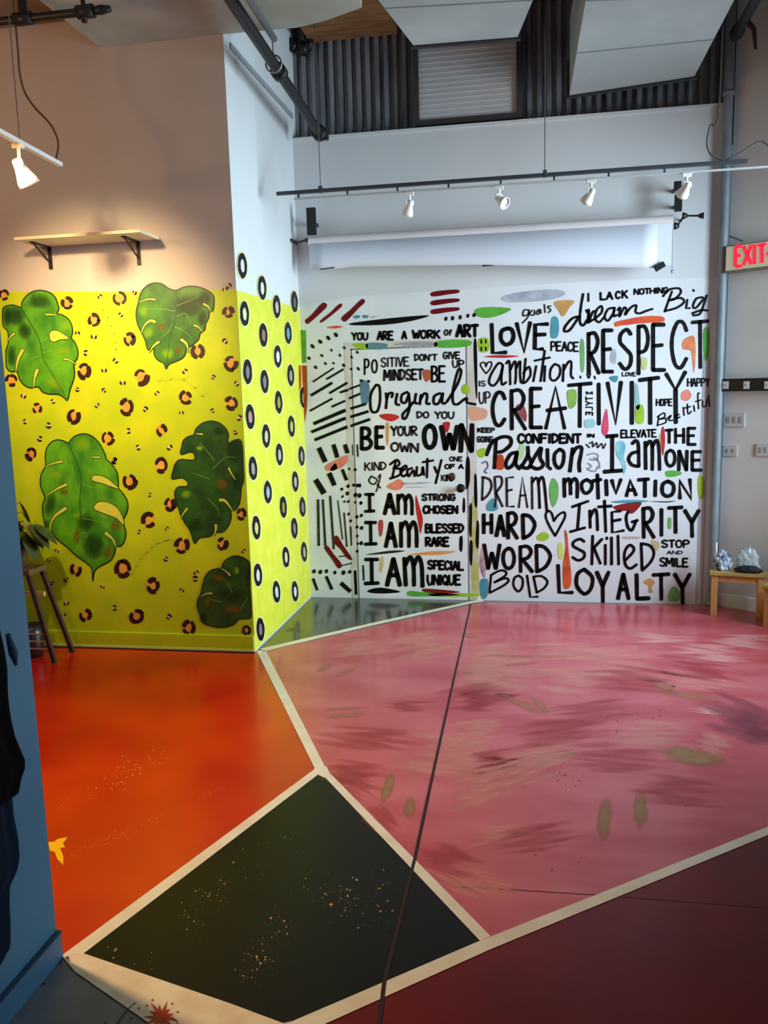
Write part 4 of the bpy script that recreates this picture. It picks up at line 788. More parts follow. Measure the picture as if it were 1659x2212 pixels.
shape(W2, [(1390, 455), (1430, 470), (1430, 505), (1400, 520), (1375, 495)], BLACK)
shape(W3, [(430, 235), (700, 170), (1100, 145), (1210, 195), (1080, 260), (800, 295), (500, 300)], LAV)
shape(W3, [(1070, 310), (1150, 280), (1320, 285), (1260, 370), (1180, 480), (1130, 410)], TANS)
shape(W3, [(1040, 500), (1110, 490), (1130, 600), (1110, 730), (1030, 730)], TEAL); shape(W3, [(200, 975), (400, 955), (640, 968), (440, 990)], RED)
shape(W3, [(140, 760), (250, 750), (260, 900), (150, 910)], LGREEN, z=.0034); free(W3, ['170,770 172,810', '225,765 226,805', '170,860 172,900', '225,860 226,895'], 20)
shape(W3, [(1395, 790), (1440, 800), (1440, 1130), (1400, 1130)], DKGRN); shape(W3, [(1235, 1400), (1340, 1390), (1340, 1560), (1270, 1620), (1240, 1540)], mat('moss_dab', (140, 180, 80), .5, var=.2, scale=14))
shape(W3, [(600, 1600), (680, 1560), (730, 1680), (710, 1780)], mat('faded_maroon', (160, 70, 76), .5, var=.2)); shape(W3, [(20, 1600), (140, 1600), (240, 1640), (220, 1740), (40, 1760)], mat('blush_wash', (222, 158, 130), .5, var=.1))
shape(W3, [(1450, 1760), (1560, 1750), (1570, 1840), (1460, 1850)], mat('faded_aqua', (150, 196, 200), .5))
shape(W4, [(330, 555), (420, 525), (700, 475), (920, 480), (930, 545), (700, 560), (420, 590), (345, 605)], ORG)
shape(W4, [(1170, 790), (1240, 730), (1320, 740), (1330, 1000), (1310, 1170), (1290, 1000), (1270, 900), (1180, 880)], mat('orange_dab', (226, 140, 84), .5, rgb2=(220, 110, 60), scale=10))
shape(W4, [(1430, 640), (1490, 620), (1500, 800), (1480, 1000), (1440, 1000), (1425, 800)], SGREEN); shape(W4, [(300, 890), (345, 900), (345, 1060), (280, 1020)], LAV)
shape(W4, [(660, 990), (730, 1000), (720, 1130), (670, 1120)], mat('pale_olive_dab', (196, 196, 130), .5)); shape(W4, [(270, 1225), (370, 1215), (350, 1290), (290, 1270)], TEAL)
shape(W4, [(590, 1600), (680, 1580), (690, 1780), (600, 1790)], LGREEN); shape(W4, [(585, 1330), (620, 1340), (640, 1600), (590, 1600)], mat('aqua_green_wash', (140, 184, 176), .5, var=.1))
shape(W4, [(200, 1700), (235, 1620), (255, 1800), (250, 1900), (205, 1950), (170, 1880)], PNK); shape(W4, [(1160, 1420), (1230, 1380), (1280, 1450), (1230, 1520), (1160, 1500)], CORAL)
shape(W4, [(905, 1900), (935, 1840), (955, 2000), (930, 2200), (905, 2060)], RED)
shape(W5, [(350, 320), (430, 300), (450, 430), (420, 480), (350, 460)], mat('rust_orange_dab', (196, 66, 20), .5, var=.2)); shape(W5, [(125, 240), (220, 220), (200, 320), (140, 320)], LGREEN)
shape(W5, [(640, 170), (700, 170), (680, 330), (620, 350)], mat('pale_sage_dab', (176, 204, 150), .5)); shape(W5, [(1050, 580), (1110, 660), (1110, 820), (1050, 940), (1005, 800), (1010, 660)], mat('leaf_dab', (110, 172, 90), .5, var=.15, scale=12))
shape(W5, [(240, 900), (320, 830), (375, 940), (330, 985), (240, 975)], TEAL); shape(W5, [(850, 1300), (930, 1240), (1000, 1290), (950, 1350), (870, 1345)], LGREEN)
shape(W5, [(1190, 1220), (1225, 1290), (1240, 1500), (1270, 1750), (1260, 1910), (1180, 1920), (1170, 1650), (1200, 1450)], mat('flame_stroke', (224, 92, 44), .5, rgb2=(150, 30, 10), scale=7)); shape(W5, [(1110, 1400), (1160, 1380), (1170, 1550), (1120, 1560)], mat('pale_lime', (206, 214, 110), .5))
shape(W5, [(155, 1840), (250, 1830), (240, 2030), (170, 2050)], TEAL); shape(W5, [(170, 1450), (215, 1480), (220, 1760), (190, 1790), (150, 1640)], mat('rose_wash', (226, 170, 180), .5, rgb2=(130, 110, 130), scale=16), z=.0034)
shape(W6, [(350, 150), (430, 130), (460, 200), (440, 330), (470, 420), (440, 540), (410, 400), (350, 300)], mat('sea_blue_dab', (98, 170, 186), .5, rgb2=(150, 206, 212), scale=9), z=.0034)
shape(W6, [(955, 500), (1060, 490), (1155, 520), (1080, 560), (970, 565)], SGREEN); shape(W6, [(1350, 580), (1400, 560), (1430, 640), (1420, 800), (1390, 840), (1350, 760)], LGREEN)
shape(W6, [(310, 935), (450, 895), (650, 880), (620, 950), (540, 1020), (480, 985), (380, 985)], BRED); shape(W6, [(290, 870), (500, 850), (750, 862), (600, 885), (360, 888)], TEAL); shape(W6, [(750, 865), (950, 868), (1080, 858), (960, 882)], INK)
shape(W6, [(980, 1080), (1020, 1070), (1020, 1190), (985, 1200)], DKGRN); shape(W6, [(780, 1340), (880, 1380), (850, 1470), (800, 1430)], mat('tan_small_stroke', (198, 176, 130), .5)); shape(W6, [(440, 1300), (620, 1300), (620, 1325), (440, 1325)], mat('dusty_rose_bar', (196, 168, 170), .5))
shape(W6, [(680, 1860), (760, 1810), (820, 1860), (780, 1920), (800, 1980), (750, 1980), (740, 1900)], TANS); shape(W6, [(1000, 1960), (1060, 1910), (1130, 1990), (1110, 2080), (990, 2080)], mat('sage_green_dab', (118, 178, 106), .5, var=.15, scale=12))
shape(W6, [(870, 100), (900, 60), (890, 420), (870, 380)], mat('gold_streak', (190, 170, 120), .5), z=.0035)
bars(W5, [(95, 560, 100, 890, 24), (120, 1110, 120, 1420, 22), (32, 920, 40, 1280, 26)], par=door)
# grey scribbles between the words
free(W6, ['~20,160 60,140 60,200 110,150 120,210 170,160 190,220 220,160', '~-20,170 20,210'], 16, INK)
free(W5, ['~1470,300 1540,280 1600,300 1580,360 1500,350', '~1480,400 1520,440 1470,470 1560,500 1600,440', '~1550,330 1610,380 1620,460'], 18, mat('grey_script', (150, 150, 156), .6))
word(W5, 'IN', (1465, 45, 1550, 80), 20); free(W5, ['~180,400 230,380 250,440 210,500 240,520'], 16, mat('violet_grey_ink', (90, 90, 140), .5)); free(W3, ['1395,1215 1400,1240', '~1480,1190 1500,1240 1520,1190', '1570,1215 1580,1250'], 18)
word(W4, 'LOVE', (425, 1170, 590, 1215), 12, INK)

# ================================================================ THINGS
def zplane(z): return Plane((0, 0, z), (0, 0, 1))
def yplane(y): return Plane((0, y, 0), (0, -1, 0))
WHITEM = mat('white_enamel', (232, 232, 228), .35, spec=.5); DARKM = mat('dark_rail_metal', (70, 76, 80), .45, metal=.4); BLKM = mat('black_metal', (14, 14, 16), .45)
# -- ceiling ducts, wood blocking
GAL = mat('painted_duct', (176, 182, 182), .6, rgb2=(160, 166, 166), scale=2, bump=.05); DK = mat('gap_shade_dark', (34, 32, 32), .7)
def duct(name, quad, z, h, label, seams):
    P__ = [zplane(z).at(*q) for q in quad]
    e = empty(name, (P__[0]+P__[2])/2, label, 'duct', None)
    g = MB(); g.prism(P__, (0, 0, h)); g.build('duct_body', GAL, e)
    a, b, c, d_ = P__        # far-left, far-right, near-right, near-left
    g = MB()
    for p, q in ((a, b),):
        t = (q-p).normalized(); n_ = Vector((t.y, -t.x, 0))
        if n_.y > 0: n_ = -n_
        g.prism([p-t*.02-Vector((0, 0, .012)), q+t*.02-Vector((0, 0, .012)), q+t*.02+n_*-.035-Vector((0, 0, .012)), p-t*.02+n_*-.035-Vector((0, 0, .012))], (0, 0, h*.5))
    g.build('end_shade_strip', DK, e)  # shadow of the gap beyond the duct end, modelled as a dark strip
    for k in seams:
        p = d_+(a-d_)*k; q = c+(b-c)*k; g = MB(); g.prism([p+Vector((0, -.006, -.004)), q+Vector((0, -.006, -.004)), q+Vector((0, .006, -.004)), p+Vector((0, .006, -.004))], (0, 0, .006)); g.build('duct_seam', mat('duct_seam_grey', (130, 136, 138), .6), e)
    return e
duct('air_duct', [(893, 98), (1118, 80), (1168, -40), (800, -22)], 3.87, .45, 'tapering grey ceiling duct in the middle, above the framed metal louvre panel', (.3,))
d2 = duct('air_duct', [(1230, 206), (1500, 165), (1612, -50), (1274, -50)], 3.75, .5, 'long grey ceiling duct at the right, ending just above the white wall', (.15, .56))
sp_ = zplane(3.75).at(1390, 96)
# louvre panel on the siding
LP = yplane(YC-.05); q = [LP.at(896, 104), LP.at(1119, 86), LP.at(1112, 246), LP.at(914, 262)]
lv = empty('louvre_panel', ((q[0].x+q[2].x)/2, YC-.05, (q[0].z+q[2].z)/2), 'framed grey metal louvre panel high on the ribbed siding below the middle duct', 'vent')
x0, x1, z0, z1 = (q[0].x+q[3].x)/2, (q[1].x+q[2].x)/2, (q[3].z+q[2].z)/2, (q[0].z+q[1].z)/2
for b in ((x0-.04, x0, z0-.04, z1+.04), (x1, x1+.04, z0-.04, z1+.04), (x0, x1, z0-.04, z0), (x0, x1, z1, z1+.04)):
    g = MB(); g.box(b[0], b[1], YC-.08, YC, b[2], b[3]); g.build('frame_bar', mat('louvre_frame_dark', (58, 54, 54), .6), lv, .002)
ns = 14
for k in range(ns):
    za = z0+(z1-z0)*k/ns; zb_ = z0+(z1-z0)*(k+1)/ns; g = MB()
    g.prism([(x0, YC-.060, za), (x0, YC-.052, zb_+.001), (x0, YC-.035, zb_+.001), (x0, YC-.045, za)], (x1-x0, 0, 0)); g.build('slat', mat('louvre_grey', (206, 202, 202), .5), lv)
# wood blocking and fittings in the upper left pocket
g = MB(); g.box(-1.66, -.98, 6.0, YC, 4.37, 4.49)
props(g.build('wood_blocking', mat('brown_plywood', (150, 104, 62), .7, rgb2=(120, 78, 44), scale=4, stretch=(1, 6, 1)), None, .004), 'brown plywood blocking above the ribbed siding at the upper left', 'board')
def pipe(name, pts, r, m_, label, cat, extras=(), par=None):
    g = MB(); g.tube(pts, r, 14); e = g.build(name, m_, par); props(e, label, cat)
    return e
BP = mat('black_iron_pipe', (26, 27, 29), .5, spec=.4)
pa_ = PB.at(690, 286); pa_.y = YB-.02; pa_ = yplane(6.3).at(690, 288); pb2 = yplane(4.4).at(500, 0)
dirn = (pb2-pa_).normalized(); pe = pb2+dirn*1.6
sp1 = pipe('sprinkler_pipe', [pa_, pb2, pe], .034, BP, 'thick black iron pipe running diagonally from the ceiling to the mural wall top', 'pipe')
g = MB(); g.lathe([(0, -.02), (.055, -.02), (.055, .03), (0, .03)], pa_, dirn, 16); g.build('pipe_flange', BP, sp1)
g = MB(); g.tube([pa_+Vector((.05, 0, .03)), pa_+Vector((.05, 0, -.05))], .02, 10); g.build('pipe_plug', BP, sp1)
pm = yplane(5.3).at(568, 95)
g = MB(); g.lathe([(.034, -.03), (.05, -.03), (.05, .03), (.034, .03)], pa_+(pb2-pa_)*(.55), dirn, 16); g.build('pipe_coupling', BP, sp1)
hp = pa_+(pb2-pa_)*.61
g = MB(); g.tube([hp+Vector((.0, 0, .0))+Vector((.05*math.cos(a*.524), 0, .05*math.sin(a*.524))) for a in range(13)], .006, 6, caps=False); g.tube([hp+Vector((0, 0, .05)), Vector((hp.x, hp.y, 4.5))], .006, 6); g.build('pipe_hanger', mat('zinc_hanger', (150, 152, 156), .4, metal=.6), sp1)
s2a, s2b = yplane(5.7).at(592, 84), yplane(4.6).at(520, -30)
s2a = yplane(5.2).at(592, 84); s2b = yplane(4.2).at(532, -12)
pipe('conduit_pipe', [s2a, s2b], .020, mat('grey_conduit', (92, 92, 92), .5), 'thinner grey conduit above the thick diagonal black pipe', 'pipe')
# left dry pipe with sprinkler fitting
ZLH = 3.72; ZL = zplane(ZLH); l0, l1 = ZL.at(0, 50), ZL.at(215, 18); yl = (l0.y+l1.y)/2
lp = pipe('sprinkler_pipe', [(l0.x-1.5, yl, ZLH), (l1.x-.03, yl, ZLH)], .021, BP, 'short black sprinkler pipe under the ceiling at the upper left corner', 'pipe')
tx = ZL.at(57, 45).x
g = MB(); g.tube([(tx, yl, ZLH), (tx, yl, ZS+.168)], .024, 12); g.build('drop_pipe', BP, lp)
g = MB(); g.lathe([(.021, -.05), (.033, -.05), (.033, .05), (.021, .05)], (tx, yl, ZLH), (1, 0, 0), 14); g.build('tee_fitting', BP, lp)
ex = l1.x-.09; g = MB(); g.lathe([(.0, -.045), (.034, -.045), (.034, .045), (0, .045)], (ex, yl, ZLH), (1, 0, 0), 14); g.lathe([(0, -.05), (.016, -.05), (.012, .055), (0, .055)], (ex-.01, yl, ZLH), (0, 0, 1), 10); g.lathe([(0, 0), (.02, 0), (.024, .05), (.016, .1), (0, .1)], (ex+.04, yl, ZLH), (1, 0, 0), 12); g.build('sprinkler_head', BP, lp)
cb_ = yplane(YC-.06).at(650, 96)
jb = empty('junction_fitting', cb_, 'cluster of black fittings in the corner above the ribbed siding', 'pipe fitting')
for dx_, dz_, r_, l_ in ((-.06, .0, .03, .10), (.02, -.03, .034, .09), (.07, .0, .024, .10)):
    g = MB(); g.lathe([(0, -l_/2), (r_, -l_/2), (r_, l_/2), (0, l_/2)], cb_+Vector((dx_, 0, dz_)), (.3, 0, 1), 14); g.build('fitting', BLKM, jb)
for q in ((790, 20, 84), (828, 42, 70)):
    p0, p1 = yplane(YC-.03).at(q[0], q[1]), yplane(YC-.03).at(q[0], q[2]); g = MB(); g.tube([(p1.x, p0.y, p1.z), (p1.x, p0.y, 4.5)], .008, 8)
    props(g.build('hanger_rod', MATS['zinc_hanger'], None), 'thin grey hanger rod %s under the plywood blocking' % ('left of two' if q[0] == 790 else 'right of two'), 'rod')
# pipe group at the far right
r0, r1 = yplane(6.1).at(1592, 70), yplane(5.2).at(1650, -30)
rp = pipe('black_pipe', [r0, r1, r1+(r1-r0)*.6], .03, BP, 'black pipe coming down to the top of the grey column at the upper right', 'pipe')
g = MB(); m0 = yplane(5.9).at(1612, 46); m1 = yplane(5.9).at(1628, 62); m2 = yplane(5.9).at(1632, 106); g.tube([m0, m1, m2], [.02, .016, .010], 10); g.build('dark_red_stub', mat('dark_red_pipe', (58, 20, 18), .6), rp)
g = MB(); g.lathe([(0, -.03), (.045, -.03), (.045, .03), (0, .03)], r0, (r1-r0), 12); g.build('pipe_elbow', BP, rp)

# -- track rails -------------------------------------------------
YT = 5.6; zr = yplane(YT).at(1100, 384).z; xa, xb = yplane(YT).at(598, 420).x, yplane(YT).at(1615, 345).x
rail = empty('lighting_track', ((xa+xb)/2, YT, zr), 'long grey lighting rail with four lamps hung across the mural wall', 'track light')
g = MB(); g.box(xa, xb, YT-.014, YT+.014, zr-.010, zr+.012); g.build('rail', DARKM, rail, .002)
g = MB(); g.box(xa+.12, xb+.45, YT-.012, YT+.012, zr-.046, zr-.036); g.build('white_track', mat('grey_white_track', (176, 182, 184), .4), rail, .002)
g = MB()
for k in range(9):
    xx = xa+.15+(xb-xa-.3)*k/8; g.box(xx-.006, xx+.006, YT-.004, YT+.004, zr-.036, zr-.008)
g.build('track_clips', DARKM, rail)['kind'] = 'stuff'
for px_, top in ((692, 4.5), (1177, 4.5)):
    xw = yplane(YT).at(px_, 395).x; g = MB(); g.tube([(xw, YT, zr), (xw, YT, top)], .0032, 6); g.build('suspension_wire', mat('wire_grey', (96, 98, 98), .5, metal=.4), rail)
    g = MB(); g.box(xw-.012, xw+.012, YT-.016, YT+.016, zr-.012, zr+.03); g.build('wire_clamp', DARKM, rail, .002)
pc = [yplane(YT).at(*q) for q in ((1552, 225), (1535, 270), (1527, 310), (1537, 335), (1562, 347))]
g = MB(); Q = []
def cr3(P, n=6):
    out = []; N = len(P)
    for i in range(N-1):
        p0 = P[max(i-1, 0)]; p1 = P[i]; p2 = P[i+1]; p3 = P[min(i+2, N-1)]
        for k in range(n):
            t = k/n; out.append(.5*((2*p1)+(-p0+p2)*t+(2*p0-5*p1+4*p2-p3)*t*t+(-p0+3*p1-3*p2+p3)*t**3))
    return out+[P[-1]]
pc[0] = Vector((pc[0].x+.0, YT, 3.3)); up0 = [Vector((pc[0].x+.03, YT+.15, 4.5)), Vector((pc[0].x+.02, YT+.05, 3.9))]
g.tube(cr3(up0+pc), .005, 7); g.build('power_cord', mat('cord_dark_grey', (66, 68, 70), .6), rail)
pc = [yplane(YT).at(*q) for q in ((1566, 347), (1600, 330), (1640, 306), (1662, 316), (1700, 345))]
g = MB(); g.tube(cr3(pc), .005, 7); g.build('power_cord', MATS['cord_dark_grey'], rail)

def head(loc, aim, label, group, m_=WHITEM, lit=False, s_=1.0, tilt=0):
    """track lamp hanging from loc (underside of the track), lamp mouth towards aim"""
    loc = Vector(loc); aim = Vector(aim).normalized()
    e = empty('track_spotlight', loc, label, 'spotlight', group)
    g = MB(); g.box(loc.x-.028, loc.x+.028, loc.y-.016, loc.y+.016, loc.z-.022, loc.z); g.build('adapter', m_, e, .003)
    kn = loc+Vector((0, 0, -.07*s_))
    g = MB(); g.tube([loc+Vector((0, 0, -.02)), kn], .009, 10); g.build('stem', m_, e)
    side = aim.cross(Vector((0, 0, 1))).normalized()
    c = kn+Vector((0, 0, -.045*s_))
    g = MB(); g.tube(cr3([c+side*.036*s_, c+side*.038*s_+Vector((0, 0, .025)), kn, c-side*.038*s_+Vector((0, 0, .025)), c-side*.036*s_]), .005, 8); g.build('yoke', m_, e)
    o = c-aim*.035*s_
    g = MB(); g.lathe([(a*s_, b*s_) for a, b in [(0, -.012), (.016, -.01), (.024, 0), (.028, .03), (.036, .055), (.052, .10), (.056, .125), (.050, .125), (.046, .10), (.030, .058)]], o, aim, 22)
    ls = g.build('lamp_shade', m_, e)
    g = MB(); g.lathe([(.0, .112*s_), (.03*s_, .110*s_), (.047*s_, .100*s_)], o, aim, 20)
    g.build('bulb_face', mat('lamp_glass_lit', (255, 226, 170), .3, emit=4) if lit else mat('lamp_glass', (226, 236, 238), .12), ls)
    return e
zt_ = zr-.046
hs = [((884, 402), (-.35, .4, -.85), 'white track lamp over the door, pointing down, leftmost on the back rail'), ((1078, 392), (.55, -.5, -.5), 'white track lamp right of the door, turned sideways, second on the back rail'), ((1277, 378), (-.45, .55, -.7), 'white track lamp angled down-left above the paper roll, third on the back rail'), ((1484, 362), (-.25, .8, -.5), 'white track lamp beside the black bracket, rightmost on the back rail')]
for (q, a_, lb) in hs:
    p = yplane(YT).at(*q); head((p.x, YT, zt_), a_, lb, 'white lamps on the back rail', s_=.72)
# left track running towards the camera
ZT2 = 3.0; e1 = zplane(ZT2).at(130, 360); e0 = zplane(ZT2).at(0, 290); xt = (e1.x+e0.x)/2
tr2 = empty('lighting_track', (xt, e1.y-.8, ZT2), 'white lighting track at the upper left, running towards the camera', 'track light')
g = MB(); d_ = (e0-e1).normalized(); base = e1; far_ = e1+d_*2.4; sd = Vector((d_.y, -d_.x, 0))*.016
g.prism([base+sd, base-sd, far_-sd, far_+sd], (0, 0, .022)); g.build('rail', WHITEM, tr2, .002)
pcs = [yplane(e1.y-.02).at(*q) for q in ((128, 350), (126, 310), (116, 280), (100, 258), (75, 232), (54, 200), (43, 160), (39, 110))]
pcs[0] = e1+d_*.04+Vector((0, 0, .03)); pcs = pcs+[Vector((pcs[-1].x, pcs[-1].y, 3.99))]
g = MB(); g.tube(cr3(pcs), .006, 8); g.build('power_cord', mat('cord_brown', (84, 60, 42), .6), tr2)
wp_ = e1+d_*.42; g = MB(); g.tube([wp_+Vector((0, 0, .02)), Vector((wp_.x, wp_.y, ZS+.17))], .0028, 6); g.build('suspension_wire', MATS['wire_grey'], tr2)
hp_ = e1+d_*.44
CREAMW = mat('warm_white_enamel', (244, 228, 200), .4)
head((hp_.x, hp_.y, ZT2), (.30, .35, -.9), 'lit white spotlight hanging from the upper left track', None, CREAMW, True, 1.0)
spot('visible_track_lamp', (hp_.x+.07, hp_.y+.08, ZT2-.30), (-2.55, YA, 1.7), 22, WARM, 100, .9, .04)

# -- wall shelf ---------------------------------------------------
zs_ = PA.at(107, 533).z; fr = zplane(zs_).at(282, 503); xl = zplane(zs_).at(41, 522).x; xr = PA.at(345, 522).x
yfr = fr.y
sh = empty('wall_shelf', ((xl+xr)/2, YA, zs_), 'pale wall shelf on two black brackets above the chartreuse field', 'shelf')
g = MB(); g.box(xl, xr, yfr, YA, zs_, zs_+.018); g.build('shelf_board', mat('pale_shelf_board', (226, 208, 178), .5, var=.06, scale=8), sh, .002)
for bx in (107, 298):
    p = PA.at(bx, 533 if bx < 200 else 520); x_ = p.x; zb0 = PA.at(bx+2, 582 if bx < 200 else 573).z
    br = MB(); br.box(x_-.012, x_+.012, YA-.008, YA, zb0, zs_); br.box(x_-.012, x_+.012, YA-.20, YA, zs_-.008, zs_)
    br.tube([(x_, YA-.18, zs_-.008), (x_, YA-.006, zb0+.04)], .006, 8); br.build('shelf_bracket', BLKM, sh)

# -- backdrop paper roll on wall brackets ---------------------------
YR = 6.38; PRL = yplane(YR)
za_, zc_ = PRL.at(668, 524).z, PRL.at(1450, 478).z; xl, xr = PRL.at(668, 520).x, PRL.at(1452, 480).x; zrr = (za_+zc_)/2
ro = empty('backdrop_roll', ((xl+xr)/2, YR, zrr), 'white paper backdrop roll mounted across the wall above the lettering', 'backdrop')
PAPER = mat('backdrop_paper', (222, 224, 236), .8, var=.03, scale=3); TUBE = mat('cardboard_roll_paper', (222, 210, 212), .7)
g = MB(); g.tube([(xl, YR, zrr), (xr, YR, zrr)], .042, 24); g.build('roll', TUBE, ro)
g = MB(); top = zrr-.02; n_ = 24; vv = []; yb_ = YR-.043
for k in range(n_+1):
    t = k/n_; px_ = 670+(1418-670)*t; py_ = [(0, 583), (.07, 582), (.12, 576), (.5, 573), (.8, 577), (1, 579)]
    for a_, b_ in zip(py_, py_[1:]):
        if a_[0] <= t <= b_[0]: yy = a_[1]+(b_[1]-a_[1])*(t-a_[0])/(b_[0]-a_[0]); break
    bot = yplane(yb_).at(px_, yy); xx = xl+.005+(bot.x-xl)*1.0
    vv += [(bot.x, yb_, top), (bot.x, yb_-.01*math.sin(3.1*t)-.006, bot.z+.05), (bot.x, yb_-.012+.012*math.sin(9*t), bot.z)]
g.add(vv, [(3*k+j, 3*k+3+j, 3*k+4+j, 3*k+1+j) for k in range(n_) for j in (0, 1)], smooth=True)
sht = g.build('hanging_paper', PAPER, ro); sm_ = sht.modifiers.new('thickness', 'SOLIDIFY'); sm_.thickness = .002
# right-hand tail of paper to the roll end
g = MB(); a_, b_ = yplane(yb_).at(1418, 579), yplane(yb_).at(1450, 560)
g.box(a_.x, xr-.004, yb_-.001, yb_+.001, a_.z+.015, top); g.build('paper_edge', PAPER, ro)
g = MB(); g.tube([yplane(yb_-.01).at(692, 582), yplane(yb_-.01).at(722, 578)], .004, 6); g.build('tape_tab', BLKM, ro)
g = MB(); g.tube([yplane(yb_-.01).at(1042, 574), yplane(yb_-.01).at(1066, 572)], .006, 6); g.build('tape_tab', BLKM, ro)
cl_ = yplane(yb_-.02).at(1425, 576)
g = MB(); M_ = Matrix.Translation(cl_)@Matrix.Rotation(math.radians(30), 4, 'Y').inverted()
g.box(-.038, .038, -.012, .012, -.020, .020, M=M_); ck = g.build('black_clip', BLKM, None, .004); props(ck, 'black clamp gripping the lower right corner of the white paper', 'clamp')
g = MB(); g.tube([yplane(YR-.02).at(1453, 492), yplane(YR-.02).at(1452, 585)], .003, 6); g.lathe([(0, -.012), (.008, -.01), (.008, .01), (0, .012)], yplane(YR-.02).at(1452, 586), (0, 0, 1), 8); g.build('pull_chain', mat('chain_grey', (150, 160, 168), .4, metal=.5), ro)
def bracket(pts_boxes, label):
    e = None; g = MB(); first = None
    y0 = YR-.03
    P__ = yplane(y0)
    (u0, v0, u1, v1) = pts_boxes[0]; c = P__.at((u0+u1)/2, (v0+v1)/2)
    e = empty('roll_bracket', (c.x, YB, c.z), label, 'bracket', 'black brackets at the ends of the paper roll')
    for (u0, v0, u1, v1) in pts_boxes:
        a_, b_ = P__.at(u0, v1), P__.at(u1, v0); g = MB(); g.box(a_.x, b_.x, y0-.01, y0+.02, a_.z, b_.z); g.build('hook_plate', BLKM, e, .003)
        g = MB(); zc = (a_.z+b_.z)/2; xc = (a_.x+b_.x)/2; g.box(xc-.01, xc+.01, y0+.02, YB, zc-.012, zc+.012); g.build('support_arm', BLKM, e, .002)
    return e
bl_ = bracket([(664, 448, 681, 508)], 'tall black bracket at the left end of the paper roll')
brk = bracket([(1456, 391, 1472, 412), (1457, 418, 1474, 457)], 'two-part black bracket at the right end of the paper roll')
for nm, pts_, lab in (('roll_crank', [(628, 519, .018), (645, 523, .007), (661, 519, .018)], 'small black bow-tie shaped crank at the left end of the roll'), ('roll_crank', [(1462, 488, .026), (1480, 466, .024), (1498, 466, .008), (1514, 466, .022)], 'bent black crank handle at the right end of the roll')):
    e0_ = None; P__ = [yplane(YR-.02).at(a_, b_) for a_, b_, r_ in pts_]
    e0_ = empty(nm, P__[0], lab, 'crank', 'black cranks of the paper roll')
    g = MB(); g.tube(P__, .007, 8); g.build('crank_arm', BLKM, e0_)
    for P1_, (a_, b_, r_) in zip(P__, pts_):
        if r_ > .01: g = MB(); ax = Vector((1, 0, 0)); g.lathe([(0, -.018), (r_*.55, -.016), (r_, .012), (r_, .018), (0, .018)] if P1_ is P__[-1] else [(0, -.018), (r_, -.018), (r_, -.01), (r_*.5, .016), (0, .018)], P1_, ax, 14); g.build('crank_knob', BLKM, e0_)
    xw = P__[0].x if nm and P__[0].x < 0 else P__[1].x; zz_ = P__[0].z if P__[0].x < 0 else P__[1].z
    g = MB(); g.tube([(xw, YR-.02, zz_), (xw, YB, zz_)], .008, 8); g.build('crank_spindle', BLKM, e0_)

# -- exit sign ---------------------------------------------------
PX = Plane(PR.p+nn*.10, nn); c4 = [PX.at(1567, 531), PX.at(1712, 512), PX.at(1712, 571), PX.at(1567, 590)]
zt2, zb2 = (c4[0].z+c4[1].z)/2, (c4[2].z+c4[3].z)/2; a_, b_ = c4[0], c4[1]
sg = empty('exit_sign', (a_.x, a_.y, zb2), 'illuminated sign with red letters reading EXIT on the right wall', 'sign')
def vq(p, z): return Vector((p.x, p.y, z))
g = MB(); g.prism([vq(a_, zb2), vq(b_, zb2), vq(b_, zt2), vq(a_, zt2)], -nn*.085); g.build('housing', mat('sign_housing', (120, 112, 104), .5), sg, .004)
g = MB(); i_ = u*.008; g.prism([vq(a_, zb2+.012)+i_+nn*.002, vq(b_, zb2+.012)-i_+nn*.002, vq(b_, zt2-.008)-i_+nn*.002, vq(a_, zt2-.008)+i_+nn*.002], -nn*.003); g.build('face_plate', mat('sign_face', (206, 202, 172), .4, emit=.12), sg)
g = MB(); g.prism([vq(a_, zb2)-u*.001, vq(a_, zt2)-u*.001, vq(a_, zt2)-nn*.085-u*.001, vq(a_, zb2)-nn*.085-u*.001], -u*.004); g.build('side_cap', mat('sign_side_maroon', (84, 46, 48), .5), sg)
EXR = mat('exit_letter_red', (250, 24, 58), .4, emit=.9)
PXl = Plane(PX.p+nn*.003, nn)
def sletter(txt, b, t): 
    g = MB()
    for st in FONT[txt]:
        sm, pts_ = parse(st); P__ = [(b[0]+(b[2]-b[0])*px_, b[1]+(b[3]-b[1])*py_-.13*((b[0]+(b[2]-b[0])*px_)-b[0])) for px_, py_ in pts_]
        for p_, q_ in zip(P__, P__[1:]): stroke(g, PXl, [p_, q_], t, .001, round_=False)
    return g.build('exit_letter', EXR, sg)
for ch, b in (('E', (1588, 533, 1603, 576)), ('X', (1606, 531, 1623, 573)), ('I', (1626, 528, 1634, 571)), ('T', (1637, 529, 1655, 569))): sletter(ch, b, 7.5)
g = MB(); stroke(g, PXl, [(1664, 542), (1656, 548), (1664, 555)], 4, .001, round_=False); g.build('exit_arrow', EXR, sg)
g = MB(); g.tube([PR.at(1566, 506, .02), PR.at(1605, 521, .05)], .006, 8); g.build('sign_wire_shadow', mat('wire_shadow_grey_green', (110, 128, 124), .6), sg)  # thin tube drawn for the wire's shadow line above the sign

